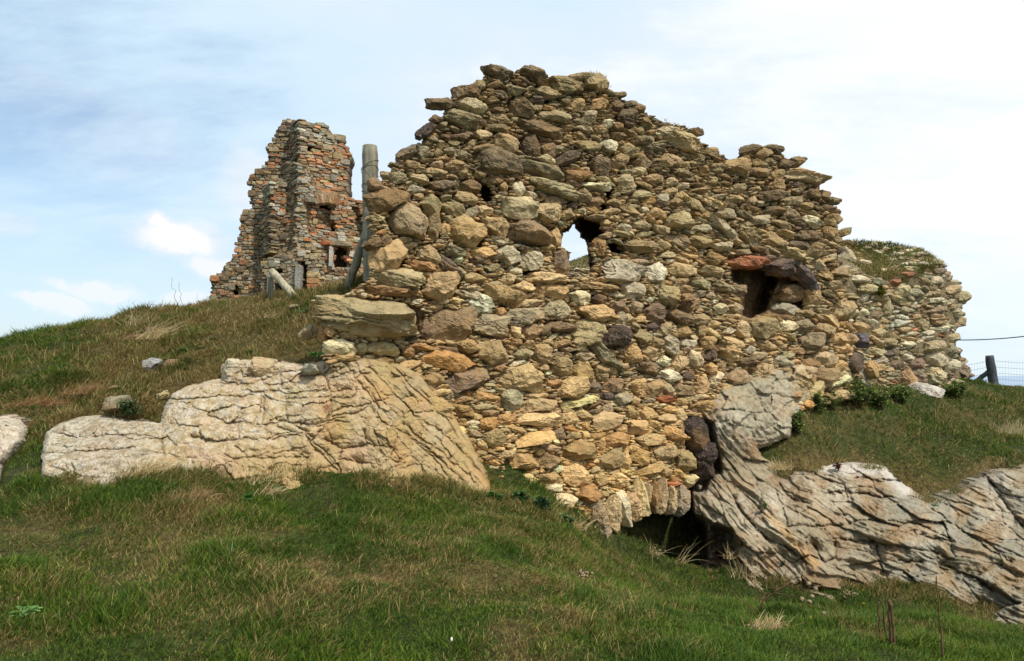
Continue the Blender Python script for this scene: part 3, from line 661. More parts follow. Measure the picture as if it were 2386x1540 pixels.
def detR(u, v, wu, wv):
    # the beds run steeply down beside the wall and flatten out to the right
    ug = np.linspace(1300, 2700, 300); sl = np.tan(np.radians(52) * (1 - ss(ug, 1680, 1960)) + np.radians(24) * ss(ug, 1680, 1960)); g = np.cumsum(sl) * (ug[1] - ug[0]); G = np.interp(u, ug, g)
    s = (v - G) * .8 + 30 * fb(u, v, 170, 71, 2) + 7 * fb(u, v, 50, 72, 2) + 1.6 * fb(u, v, 14, 70); t = u * .8 + v * .6
    def led(p, th, sd):
        x = p / th; x = x + .5 * vn(np.stack([x * .7, 0 * x, 0 * x + sd], -1), sd); f = np.floor(x); w = x - f
        return np.where(w < .82, w / .82, (1 - w) / .18) * (0.45 + 0.55 * vn(np.stack([f, t / 170, 0 * f], -1), sd))
    l1 = led(s, 52, 73); l2 = led(s + 7 * fb(u, v, 22, 76), 17, 74)
    fine = fbm(np.stack([s / 6, t / 110, 0 * s], -1), 4, 75)
    upl = (1 - ss(v, 940, 1090)) * ss(u, 1625, 1670)
    w = worley(wu, wv, 52, 34, 77); bl = np.exp(-w / .14); w2 = worley(wu + 9 * fb(u, v, 30, 84), wv, 95, 46, 85); b2 = np.exp(-w2 / .10)
    bw, bh = blocks(t / 120 + .1 * fb(u, v, 40, 93), s / 40, 94); _, bh2 = blocks(t / 46, s / 15, 95); _, uh = blocks(wu / 50, wv / 34, 96)
    m1 = ss(fb(u, v, 150, 78), -.3, .1); m2 = ss(fb(u, v, 90, 86), -.1, .25)
    d = -0.12 * l1 * m1 * (1 - upl * .8) - 0.04 * l2 * (1 - upl) * (.25 + .75 * m2) - 0.05 * fine * (1 - .4 * upl) - .022 * fbm(np.stack([s / 2.8, t / 90, 0 * s + 5], -1), 2, 88) * (1 - upl) + 0.05 * bl * upl + (0.10 * bh + .05 * np.exp(-(bw / .045) ** 2) + .035 * bh2) * (1 - upl) + .12 * uh * upl + 0.30 * fb(u, v, 95, 79) + 0.035 * fb(u, v, 24, 80) + 0.02 * fb(u, v, 7, 87, 3)
    return d + .12, np.clip(ss(l2, .12, .0) * .25 * m2 + np.exp(-(w / .03) ** 2) * .15 * upl, 0, 1)
def colR(u, v):
    n = fb(u, v, 110, 81); n2 = fb(u, v, 40, 82); c = cz((138, 124, 96)) * np.ones(u.shape + (3,))
    c = blend(c, cz((166, 152, 126)), ss(n, 0, .35)); c = blend(c, cz((128, 102, 68)), ss(-n2, .05, .35) * .8)
    c = blend(c, cz((118, 118, 106)), ss(u, 1900, 2150) * .55 * ss(n2, -.2, .2))
    c = blend(c, cz((160, 152, 126)), (1 - ss(v, 1000, 1040)) * ss(u, 1660, 1700) * .6)
    c = blend(c, cz((196, 158, 100)), ss(-dseg(u, v, [(1880, 880), (1950, 890)]), -60, -10) * .7)
    c = blend(c, cz((212, 206, 196)), ss(-dseg(u, v, [(1930, 1085), (2060, 1095), (2110, 1140)]), -26, -6) * .6)
    # brown seam beside the cave, ochre strip down the slope
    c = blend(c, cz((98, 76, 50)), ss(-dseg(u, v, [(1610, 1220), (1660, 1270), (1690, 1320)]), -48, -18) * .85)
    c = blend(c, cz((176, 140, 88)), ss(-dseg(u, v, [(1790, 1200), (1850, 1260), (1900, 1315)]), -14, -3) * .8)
    c = blend(c, cz((58, 46, 38)), ss(-dseg(u, v, [(1460, 1230), (1560, 1250)]), -60, -30))  # cave hollow painted dark: its shade is put into the rock colour
    return c
def lichR(u, v): return np.clip(.45 + .6 * fb(u, v, 90, 83), 0, 1)
CAVE = [(1380, 1420), (1400, 1250), (1430, 1205), (1480, 1170), (1560, 1160), (1610, 1185), (1650, 1215), (1700, 1245), (1720, 1275), (1700, 1310), (1690, 1420)]
def exR(u, v, Yf):
    m = blur(inpoly(u, v, [(1380, 1420), (1380, 1100), (1600, 1100), (1612, 1205), (1640, 1230), (1650, 1420)]).astype(float), 4); Yf = Yf + 1.9 * m * (.8 + .3 * fb(u, v, 30, 91))
    m2 = blur(inpoly(u, v, [(1610, 1200), (1650, 1215), (1705, 1240), (1718, 1275), (1702, 1330), (1640, 1420), (1600, 1420)]).astype(float), 3); Yf = Yf + .75 * m2 * (.8 + .7 * fb(u, v, 24, 92))
    m3 = blur(inpoly(u, v, [(1600, 980), (1625, 965), (1660, 990), (1668, 1050), (1680, 1100), (1650, 1110), (1640, 1150), (1604, 1140)]).astype(float), 3); Yf = Yf + .45 * m3
    return Yf
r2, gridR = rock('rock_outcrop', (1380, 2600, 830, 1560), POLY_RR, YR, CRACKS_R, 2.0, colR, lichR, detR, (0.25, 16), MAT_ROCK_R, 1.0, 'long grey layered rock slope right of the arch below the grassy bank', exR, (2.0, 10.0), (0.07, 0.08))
def rockY(grid, u, v):
    uu, vv, Y = grid; st = uu[0, 1] - uu[0, 0]; j = int(np.clip((u - uu[0, 0]) / st, 0, Y.shape[1] - 1)); i = int(np.clip((v - vv[0, 0]) / st, 0, Y.shape[0] - 1)); return Y[i, j]
# ------------------------------------------------------------------ main rubble wall
def cr(ox, oy, sc, l): return [(ox * .58252 + x / sc * .58252, oy * .58252 + y / sc * .58252) for x, y in l]
S6 = 1540 / 600
HOLE = cr(2000, 600, S6, [(790, 700), (755, 705), (740, 750), (700, 790), (628, 830), (622, 980), (650, 1010), (725, 1040), (725, 1100), (700, 1130), (690, 1230), (690, 1305), (940, 1310), (960, 1240), (985, 1140), (930, 1040), (920, 940), (890, 880), (840, 840), (812, 760)])
CORE = [(862, 500), (874, 440), (912, 398), (930, 372), (984, 338), (992, 314), (1022, 288), (1036, 262), (1048, 228), (1082, 210), (1122, 190), (1138, 168), (1165, 162), (1198, 172), (1216, 166), (1262, 176), (1284, 190), (1320, 187), (1370, 178), (1408, 192), (1420, 216), (1450, 230), (1480, 246), (1502, 266), (1540, 284), (1590, 296), (1622, 312), (1640, 343), (1665, 358), (1700, 376), (1732, 378),
        (1738, 348), (1800, 348), (1830, 364), (1862, 388), (1888, 414), (1905, 434), (1918, 458), (1930, 492), (1950, 508), (1950, 545), (1955, 575), (1956, 620), (1968, 680), (1978, 730), (1980, 800), (1996, 850), (2008, 880), (1990, 925), (1900, 950), (1760, 985), (1690, 985), (1600, 968), (1594, 1000), (1597, 1060), (1606, 1110), (1604, 1190),
        (1590, 1186), (1570, 1176), (1540, 1170), (1505, 1176), (1470, 1196), (1440, 1222), (1418, 1252), (1408, 1330), (1300, 1310), (1100, 1260), (1060, 1120), (1000, 980), (940, 915), (860, 880), (775, 862), (752, 830), (775, 790), (770, 740), (800, 690), (858, 652), (872, 610), (866, 560)]
W1 = Wall(-1.6, 8.4, 6.07, 13.2, (730, 2030, 150, 1340), 2.5)
u, v = W1.u, W1.v
W1.Y = W1.Y + 0.13 * fb(u, v, 170, 101, 3) + 0.05 * fb(u, v, 45, 102, 3)
W1.Y = W1.Y - 0.30 * ss(v, 880, 1080) * ss(u, 1060, 1180) - 0.12 * ss(v, 1080, 1200)
W1.Y0 = W1.Y.copy()
REC = []
def recess(W, poly, dep, k=2):
    W.Y = W.Y + dep * blur(inpoly(W.u, W.v, poly).astype(float), k); REC.append((poly, dep))
Bc = lambda l: cr(2000, 600, S6, l)
Rc = lambda l: cr(2400, 400, 1.54, l)
Ac = lambda l: cr(1400, 600, S6, l)
recess(W1, Bc([(800, 690), (900, 700), (1040, 760), (1050, 870), (980, 930), (960, 1000), (920, 930), (880, 880), (830, 840)]), .75)
recess(W1, Bc([(1030, 540), (1110, 550), (1120, 620), (1040, 620)]), .5, 1); recess(W1, Bc([(1110, 950), (1280, 960), (1290, 1060), (1130, 1050)]), .5, 1); recess(W1, Bc([(1090, 410), (1150, 420), (1150, 490), (1090, 490)]), .4, 1)
recess(W1, Rc([(805, 1038), (1015, 1038), (1085, 1108), (1050, 1180), (1010, 1290), (945, 1345), (870, 1335), (885, 1200), (870, 1130), (815, 1120)]), .85)
recess(W1, Rc([(1015, 1045), (1290, 1130), (1300, 1200), (1260, 1290), (1060, 1320), (940, 1335), (965, 1290), (985, 1170), (1060, 1100)]), .42, 5)
recess(W1, Ac([(790, 290), (860, 300), (850, 420), (790, 400)]), .35, 1); recess(W1, Ac([(1350, 350), (1430, 350), (1470, 460), (1400, 560), (1340, 480)]), .4, 1); recess(W1, Ac([(540, 460), (620, 470), (610, 530), (530, 550)]), .3, 1)
W1.Yc = W1.Y + 0.08 + 0.05 * ss(-v, -800, -500) + 0.11 * fb(u, v, 26, 103, 5) + 0.035 * fb(u, v, 7, 104, 3)
de = dseg(u, v, CORE, True); W1.Yc = W1.Yc + .22 * (1 - np.clip(de / 26, 0, 1)) ** 2 * (v < 700)
m = cells(u, v, CORE, [HOLE], jag=7, seed=5)
dh = dseg(u, v, HOLE, True); thk = 1.0 + .15 * fb(u, v, 60, 105); thk = thk * (.38 + .62 * np.maximum(ss(dh, 4, 75), ss(u, 1372, 1400) * .8))
V, Fs, use, nb = relief(u, v, W1.Yc, m, thk)
base1 = P(1400, 1242, 10.1)
wall1 = empty('ruined_wall', base1, 'tall jagged rubble stone wall of honey and grey boulders with a ragged hole through it and an arch at its foot', 'ruin')
mesh('mortar_core', V, Fs, MAT_MORTAR, wall1, label='brown earthy mortar between the stones')

def S(ox, oy, sc, rows):
    out = []
    for r in rows:
        x, y, w, h = r[:4]; ang = 0; typ = 'r'; col = 't'
        for a in r[4:]:
            if isinstance(a, (int, float)): ang = a
            elif a in 'rbsq' : typ = a
            else: col = a
        # the bare letters r/b/s are shapes; upper-case letters are colours
        out.append((ox * .58252 + x / sc * .58252, oy * .58252 + y / sc * .58252, w / sc * .58252, h / sc * .58252, ang, typ, col.lower()))
    return out
ST = []
ST += S(1600, 200, 3.08, [(520, 655, 370, 130, 4, 'b', 'K'), (830, 510, 350, 170, -8, 'b', 'K'), (900, 690, 350, 190, 12, 'r', 'G'), (740, 840, 420, 230, 20, 'r', 'G'), (330, 980, 230, 120, -25, 'b', 'D'), (455, 850, 150, 100, 'K'), (1200, 260, 350, 180, 20, 's', 'K'), (1650, 310, 400, 150, 25, 's', 'K'), (1820, 530, 380, 130, 20, 's', 'G'),
    (1480, 690, 290, 260, 10, 'b', 'P'), (1220, 850, 260, 110, 3, 's', 'G'), (1220, 960, 340, 110, 's', 'G'), (1420, 855, 120, 70, 'W'), (1900, 820, 380, 140, 12, 'r', 'G'), (1740, 970, 600, 180, 15, 'b', 'K'), (1010, 1040, 230, 150, 10, 'r', 'W'), (760, 1070, 260, 110, 'r', 'K'), (1320, 1160, 310, 230, 10, 'r', 'T'),
    (1600, 1170, 240, 240, 'r', 'K'), (1820, 1210, 200, 180, 's', 'K'), (1690, 620, 270, 110, 's', 'D'), (1140, 620, 180, 80, 's', 'Y'), (500, 1160, 140, 110), (470, 1265, 110, 80), (590, 1240, 140, 80, 's', 'W'), (770, 1280, 220, 100, 12), (1190, 1370, 600, 320, 10, 'r', 'P'), (100, 1270, 230, 150, -30, 'r', 'K'), (285, 1250, 170, 190, 20, 'r', 'G'),
    (170, 1410, 190, 110, 8, 'r', 'Y'), (450, 1410, 160, 100, 'P'), (440, 1500, 250, 110, 12, 'r', 'Y'), (990, 430, 170, 150, 'r', 'G'), (600, 690, 160, 70, -20, 'Y'), (1000, 890, 150, 90, 20, 'K'), (870, 1150, 110, 90), (1010, 1200, 280, 90, -8, 'Y')])
ST += S(1400, 200, 1.54, [(1510, 200, 160, 120, 'r', 'G'), (1330, 225, 230, 100, 10, 's', 'G'), (1440, 160, 150, 50, 'G'), (1410, 330, 90, 80), (1480, 410, 90, 70, 'W'), (1590, 455, 90, 60, 'W'), (1440, 490, 120, 50, 15, 's', 'W'), (1480, 590, 160, 60, 's', 'G'), (1590, 590, 110, 90, 'W'), (1720, 620, 120, 80, 'G'), (1650, 340, 90, 70, 'K'), (1640, 470, 80, 60, 'Y'), (1540, 330, 100, 70, 'O'),
    (1700, 420, 110, 110, 'K'), (1760, 360, 110, 60, 'K'), (1660, 275, 80, 40, 'K'), (1740, 330, 70, 40, 'K')])
ST += S(1400, 600, S6, [(400, 515, 410, 210, -10, 'b', 'K'), (500, 290, 200, 130, -10, 's', 'G'), (260, 350, 150, 130, 'K'), (930, 360, 260, 120, -5, 'b', 'K'), (1230, 375, 230, 160, 5, 'b', 'K'), (700, 470, 130, 80), (840, 550, 210, 220, 'b', 'G'), (1050, 600, 270, 140, 20, 'b', 'G'), (1180, 490, 270, 120, 8, 'r', 'T'), (1250, 640, 130, 120, 'r', 'W'),
    (600, 730, 410, 350, 8, 'r', 'P'), (865, 780, 150, 270, 10, 'r', 'T'), (1220, 855, 370, 290, 5, 'r', 'T'), (1480, 780, 220, 190, 5, 'r', 'T'), (980, 800, 110, 100), (400, 1090, 370, 260, -12, 'r', 'Y'), (540, 920, 190, 60, 's', 'T'), (600, 975, 190, 60, -5, 's', 'W'), (690, 915, 120, 40, 's', 'P'), (240, 955, 190, 110, -20, 'b', 'K'), (360, 930, 110, 110, -40, 'b', 'K'),
    (800, 1080, 230, 230, 30, 's', 'T'), (1000, 1180, 300, 150, 38, 's', 'K'), (740, 1180, 270, 120, 10, 'b', 'O'), (900, 975, 140, 40), (1080, 1045, 240, 110, 12, 's', 'G'), (1370, 1060, 270, 110, 5, 's', 'T'), (1120, 1130, 110, 50, 's', 'W'), (930, 1410, 420, 250, -10, 'b', 'P'), (1280, 1310, 210, 100), (1220, 1490, 240, 100, 10, 's', 'W'), (1340, 1130, 220, 80, 's', 'K'), (1130, 1250, 120, 100, 40, 'G')])
ST += S(2000, 600, S6, [(440, 205, 430, 160, 14, 'r', 'G'), (560, 390, 450, 150, 14, 's', 'G'), (780, 260, 270, 110, 12, 's', 'O'), (1000, 370, 300, 90, 8, 's', 'W'), (1020, 160, 260, 180, 20, 's', 'K'), (700, 80, 280, 140, -20, 'b', 'K'), (480, 95, 160, 90, 20, 'W'), (860, 470, 170, 140, 8, 'b', 'T'), (195, 585, 400, 220, 8, 'r', 'T'), (200, 410, 120, 140, 'W'), (320, 460, 130, 80, 12, 'W'), (40, 370, 100, 110, 's', 'T'),
    (500, 640, 260, 210, 10, 'r', 'T'), (690, 660, 150, 120, -10, 'r', 'T'), (300, 850, 430, 260, 12, 'r', 'P'), (40, 800, 110, 200), (570, 890, 110, 190, 'r', 'T'), (100, 1080, 270, 190, 12, 's', 'W'), (330, 1130, 240, 160, -5, 'r', 'W'), (170, 1240, 160, 80, 's', 'W'), (630, 1150, 160, 250, 'b', 'K'), (480, 1310, 470, 120, 10, 's', 'T'), (90, 1320, 150, 130), (270, 1400, 210, 100, 10, 's', 'T'),
    (600, 1440, 250, 110, 5, 's', 'T'), (820, 1495, 200, 80, 5, 's', 'W'), (1290, 370, 190, 190, 5, 'b', 'T'), (1220, 110, 200, 140, 'r', 'Y'), (1440, 110, 200, 150, 'r', 'P'), (1440, 220, 180, 70, 5, 's', 'W'), (1170, 540, 150, 80, 's', 'G'), (980, 530, 180, 110, 'b', 'K'), (1280, 790, 130, 90, 'W'), (1450, 770, 190, 110, 10, 's', 'T'), (1100, 750, 100, 70), (1420, 995, 330, 120, 8, 'b', 'G'),
    (1260, 1240, 430, 220, 12, 's', 'W'), (1420, 1150, 210, 80, 5, 's', 'P'), (1030, 1400, 450, 80, 3, 's', 'Y'), (1370, 1440, 240, 170, 'b', 'W'), (1200, 1110, 100, 60), (1030, 1010, 110, 200, 'b', 'O'), (550, 520, 160, 110, 'P')])
ST += S(1300, 1100, S6, [(150, 740, 330, 150, 's', 'W'), (370, 765, 140, 120, 'r', 'G'), (590, 750, 320, 150, 3, 's', 'G'), (860, 790, 160, 110, 'r', 'O'), (1300, 510, 480, 320, -3, 'b', 'P'), (1290, 870, 500, 220, 8, 's', 'O'), (1440, 1085, 360, 230, -5, 'b', 'K'), (830, 560, 330, 130, -8, 's', 'G'), (1040, 570, 160, 170, 'r', 'K'), (60, 560, 110, 150, 'r', 'Y'), (940, 270, 130, 60, 's', 'W'), (1190, 760, 300, 80, 's', 'K'), (1000, 740, 260, 70, 5, 's', 'O')])
ST += S(1900, 1100, S6, [(60, 290, 240, 220, 14, 's', 'W'), (280, 205, 400, 180, 15, 'b', 'T'), (510, 110, 230, 90, 10, 's', 'Y'), (820, 170, 300, 140, 8, 's', 'T'), (680, 160, 100, 130), (1080, 225, 220, 150, 8, 's', 'W'), (1280, 250, 180, 110, 'r', 'D'), (510, 410, 350, 170, 5, 'b', 'W'), (850, 350, 290, 180, 2, 's', 'T'), (1240, 390, 390, 180, 3, 's', 'Y'), (1480, 320, 120, 110, 'K'), (1500, 440, 130, 130, 's', 'T'),
    (180, 530, 370, 250, 8, 's', 'W'), (270, 370, 110, 100, 'b', 'O'), (430, 590, 100, 120), (590, 580, 220, 130, 's', 'P'), (860, 530, 320, 130, 8, 's', 'P'), (730, 580, 120, 110, 'K'), (1150, 590, 330, 230, 3, 's', 'G'), (190, 800, 290, 240, 'r', 'T'), (500, 810, 190, 120, 5, 'r', 'G'), (430, 690, 140, 80, 'O'), (690, 810, 180, 190, 15, 's', 'T'), (560, 700, 130, 80, 's', 'T'), (1310, 810, 320, 140, 35, 's', 'G'),
    (440, 905, 180, 60, -3, 's', 'W'), (480, 1060, 470, 260, 3, 'b', 'T'), (260, 955, 130, 70, 'b', 'O'), (60, 1030, 190, 180, 'r', 'T'), (900, 940, 230, 200, 5, 's', 'T'), (715, 950, 100, 80), (1120, 990, 200, 180, 25, 's', 'T'), (1290, 1010, 150, 170, -5, 's', 'T'), (1430, 1130, 220, 160, 'r', 'K'), (1420, 985, 120, 90), (800, 1110, 170, 90, 'b', 'O'), (1000, 1170, 310, 220, -8, 'b', 'Y'), (1230, 1160, 170, 110, 's', 'K'),
    (1370, 1250, 170, 80, 'D'), (370, 1290, 250, 200, -8, 's', 'G'), (650, 1330, 380, 130, -3, 'b', 'T'), (1060, 1310, 420, 85, -12, 'b', 'T'), (160, 1420, 200, 65, 'r', 'P'), (330, 1485, 200, 110, 'r', 'Y'), (680, 1490, 400, 120, -8, 'b', 'T'), (1110, 1430, 190, 90, 10, 's', 'T'), (1370, 1490, 330, 160, -5, 'b', 'T'), (1100, 830, 220, 90, 's', 'T'), (960, 765, 200, 55, 's', 'T'), (740, 690, 150, 60, 's', 'T'), (700, 1230, 110, 60), (580, 1235, 160, 55), (1330, 1350, 110, 100)])
ST += S(2500, 1000, S6, [(320, 240, 210, 210, 'r', 'W'), (430, 50, 200, 75, -8, 's', 'G'), (580, 205, 300, 150, 8, 'r', 'T'), (910, 90, 220, 130, 3, 's', 'T'), (900, 220, 280, 130, 5, 's', 'T'), (270, 420, 70, 90, 'Y'), (255, 510, 80, 60, 'W'), (440, 470, 210, 200, 5, 'b', 'G'), (590, 325, 160, 75, 'Y'), (780, 350, 200, 95, 14, 's', 'G'), (990, 380, 230, 120, 12, 's', 'G'), (1170, 420, 140, 100, 's', 'P'),
    (640, 530, 220, 180, 's', 'P'), (770, 450, 110, 90, 'W'), (880, 470, 110, 80), (115, 590, 160, 130, 'b', 'T'), (300, 640, 200, 170, 'r', 'K'), (150, 710, 130, 80, 's', 'T'), (35, 700, 130, 100, 's', 'T'), (540, 680, 290, 150, 12, 'b', 'K'), (970, 600, 160, 110, 'W'), (1130, 590, 170, 100), (770, 720, 190, 120), (1120, 680, 160, 60, 'Y'), (180, 890, 180, 140, 'r', 'G'), (290, 790, 100, 90, 'D'), (410, 810, 130, 150, 25, 's', 'Y'),
    (610, 830, 160, 110, 'Y'), (780, 830, 110, 130), (1210, 820, 150, 190, 10, 's', 'T'), (1070, 830, 140, 70, -5, 's', 'W'), (1420, 790, 270, 200, 'r', 'G'), (480, 970, 190, 180, 's', 'W'), (320, 940, 120, 120, 's', 'T'), (80, 1080, 190, 180), (260, 1040, 150, 100), (840, 950, 190, 120), (1070, 1010, 260, 250, 's', 'T'), (710, 1120, 170, 180, -5, 'r', 'W'), (870, 1090, 140, 120, 'D'), (410, 1140, 130, 130, 's', 'W'), (560, 1160, 150, 150, 'b', 'T'),
    (240, 1210, 250, 140, 10, 's', 'K'), (470, 1290, 240, 110, 3, 's', 'W'), (660, 1290, 130, 90, 'D'), (880, 1210, 150, 120, 's', 'Y'), (1000, 1200, 100, 110, 's', 'T'), (920, 1340, 130, 160, 's', 'W'), (1180, 1310, 270, 190, 'r', 'P'), (1440, 1250, 200, 180, 's', 'Y'), (140, 1400, 170, 170, 's', 'T'), (300, 1420, 210, 150, 'b', 'T'), (440, 1430, 100, 120, 'W'), (600, 1440, 200, 120, 5, 'b', 'K'), (780, 1400, 160, 180, 's', 'Y'), (1370, 850, 110, 90, 'Y'),
    (1370, 1085, 150, 80, 'W'), (1450, 980, 200, 110, 15, 's', 'Y'), (1290, 1020, 100, 90, 'W'), (1450, 1500, 60, 60), (690, 960, 90, 90, 'W'), (610, 950, 80, 80, 'W'), (920, 760, 140, 90), (1290, 930, 100, 70)])
ST += S(2400, 1500, S6, [(235, 250, 180, 130, 'W'), (370, 270, 100, 100), (510, 260, 130, 70, 's', 'P'), (675, 245, 190, 72, 'b', 'R'), (830, 275, 100, 90), (1060, 330, 290, 120, 's', 'T'), (1285, 245, 110, 160, 20, 'W'), (1410, 180, 140, 90, 'K'), (320, 390, 110, 120), (510, 390, 180, 120, 's', 'T'), (710, 345, 140, 80), (830, 410, 110, 140), (390, 540, 210, 150, 'b', 'T'), (680, 445, 160, 90, 's', 'T'), (500, 650, 290, 110, -5, 's', 'T'),
    (770, 610, 210, 140, 's', 'Y'), (200, 670, 250, 180, 5, 'b', 'Y'), (30, 730, 70, 110, 'Y'), (690, 790, 280, 140, -5, 'r', 'P'), (420, 840, 170, 150, -10, 'b', 'T'), (130, 870, 240, 190, -25, 'b', 'T'), (270, 890, 100, 180, -10, 's', 'T'), (500, 980, 270, 110, -12, 'b', 'T'), (670, 1000, 130, 110), (200, 1090, 240, 140, 's', 'T'), (35, 1070, 100, 150), (870, 880, 200, 190, 'b', 'G'), (920, 1090, 150, 120, 'b', 'G'),
    (740, 1120, 190, 55, -2, 'b', 'R'), (720, 1170, 110, 40, 'O'), (80, 350, 130, 100, 's', 'T'), (590, 760, 90, 100), (470, 740, 60, 60)])
ST += S(1900, 1600, S6, [(150, 250, 160, 130, -8, 'b', 'O'), (200, 400, 190, 180, 'r', 'G'), (610, 410, 400, 140, -10, 'b', 'T'), (1130, 355, 110, 80), (1140, 265, 90, 80), (860, 350, 160, 130, 'K'), (670, 540, 110, 80, 'Y'), (1070, 525, 360, 190, 'b', 'T'), (1310, 465, 80, 130, 'b', 'Y'), (170, 590, 140, 60, 's', 'T'), (340, 560, 150, 80, 's', 'T'), (480, 640, 360, 180, -5, 's', 'T'), (760, 620, 220, 140, 's', 'K'),
    (1030, 780, 250, 250, -5, 'b', 'Y'), (250, 810, 220, 100, 'r', 'O'), (500, 830, 240, 180, 'b', 'T'), (770, 790, 230, 100), (810, 910, 190, 90, -10, 'W'), (1290, 820, 150, 130), (1175, 965, 210, 190, 'b', 'O'), (890, 1020, 300, 140, 'r', 'W'), (1270, 1180, 170, 280, -15, 'b', 'T'), (1330, 1350, 80, 80), (1120, 740, 60, 50), (920, 1100, 200, 90), (620, 940, 120, 60, 'O'), (90, 460, 110, 80)])
ST += S(2400, 400, 1.54, [(510, 250, 220, 110, 20, 's', 'G'), (430, 195, 160, 70, 10, 's', 'W'), (590, 195, 110, 45, 's', 'K'), (330, 290, 150, 45, 8, 's', 'G'), (270, 250, 120, 65, 'G'), (430, 370, 120, 90, 'Y'), (560, 310, 110, 45, 's', 'G'), (730, 420, 120, 60, 's', 'G'), (845, 410, 150, 100, 'b', 'Y'), (980, 450, 140, 60, 8, 'r', 'P'), (1000, 330, 120, 65, 'G'), (940, 305, 110, 60, 'K'), (1090, 305, 70, 60, 'K'), (1050, 290, 100, 40, 'K'),
    (1260, 470, 260, 85, 14, 's', 'W'), (1310, 575, 110, 70, 'P'), (1050, 590, 150, 75, 'b', 'K'), (1095, 460, 80, 70), (1070, 680, 160, 65, 5, 'K'), (1180, 620, 110, 60), (490, 750, 180, 115, -5, 'r', 'G'), (640, 790, 110, 60, 'W'), (920, 840, 150, 90, 30, 's', 'G'), (770, 700, 140, 70, 8, 'W'), (620, 880, 160, 65, 14, 's', 'G'), (755, 905, 125, 55, 'W'), (1280, 840, 160, 75, 'r', 'K'), (1080, 870, 130, 75, 20, 'b', 'Y'),
    (1310, 750, 140, 75, 20, 's', 'W'), (1430, 735, 110, 80), (1225, 750, 130, 60, 22, 'K'), (345, 690, 100, 60), (335, 485, 130, 65, 'Y'), (440, 500, 80, 50), (515, 525, 95, 35, 's', 'W'), (430, 570, 90, 50), (390, 610, 80, 70, 'W'), (470, 630, 100, 50, 's', 'Y'), (300, 625, 100, 40, 's', 'T'), (690, 500, 70, 60), (1510, 815, 90, 50, -20, 'G'), (1440, 620, 80, 60, 'G'), (1450, 690, 80, 50, 's', 'K'), (1390, 580, 60, 60, 'K'),
    (1330, 920, 120, 100, 'G'), (1180, 1190, 230, 100, 's', 'K'), (1320, 1200, 80, 120, 's', 'Y'), (1150, 1290, 150, 90, 'W'), (1160, 1390, 120, 80, 'W'), (1250, 1390, 110, 80), (1310, 1480, 150, 100, 'P'), (1500, 1300, 130, 120), (1480, 1060, 130, 60, 's', 'Y'), (1200, 440, 100, 60, 'G'), (860, 540, 120, 60), (940, 620, 60, 50, 'W'), (1180, 700, 90, 60), (1410, 820, 100, 80), (1140, 400, 90, 60, 'K'), (1220, 380, 80, 60, 'K'), (380, 720, 60, 40)])
ST += S(3200, 900, 1.925, [(200, 1040, 150, 120, 'P'), (110, 880, 190, 120, 'P'), (400, 880, 100, 80, 'P'), (480, 885, 85, 100, 'D'), (310, 870, 100, 100, 'Y'), (330, 950, 130, 80, 'Y'), (60, 1080, 140, 90, 'K'), (300, 1080, 120, 80, 'Y'), (560, 1120, 90, 130, -20, 'Y')])
EXTRA = [  # parts of their own: (name, label, stone)
    ('lintel', 'long orange-red stone lintel over the dark recess', S(2500, 1000, S6, [(1250, 118, 430, 128, 2, 'b', 'R')])[0]),
    ('boulder', 'huge layered greenish slab jutting out at the lower left of the wall', S(1300, 1100, S6, [(520, 420, 1030, 370, 6, 's', 'G')])[0]),
    ('boulder', 'layered slab resting on the huge slab at the left', S(1400, 600, S6, [(500, 1320, 520, 230, 12, 's', 'G')])[0]),
    ('boulder', 'orange-bottomed thin slab between two layered slabs', S(1400, 600, S6, [(400, 1450, 560, 110, 6, 's', 'O')])[0]),
    ('boulder', 'round purple and white boulder in the middle of the wall', S(1900, 1100, S6, [(1440, 640, 260, 230, 0, 'r', 'D')])[0]),
    ('boulder', 'dark purple stone beside the red lintel', S(2400, 400, 1.54, [(1110, 1035, 205, 100, 6, 'b', 'D')])[0]),
    ('boulder', 'dark purple stone sloping down right of the lintel', S(2400, 400, 1.54, [(1265, 1082, 150, 78, 38, 'b', 'D')])[0]),
    ('boulder', 'dark purple upright stone low at the right end of the wall', S(3200, 900, 1.925, [(425, 1070, 110, 150, 0, 'r', 'D')])[0]),
]
ARCH = [(270, 960, 110, 260, -14, 'b', 't'), (370, 935, 105, 260, -8, 'b', 't'), (442, 890, 95, 230, -20, 's', 'w'), (512, 880, 110, 165, -28, 's', 'y'), (562, 812, 88, 225, -12, 'b', 't'), (612, 812, 50, 160, 0, 'b', 't'), (648, 800, 62, 185, 8, 'b', 'o'), (706, 800, 90, 215, 0, 'b', 'y'), (776, 838, 76, 165, 0, 's', 't'), (848, 846, 84, 185, 8, 'b', 'p')]
ST = [s for s in ST]
rs = np.random.default_rng(3)
PK = Packer(2700, 1600)
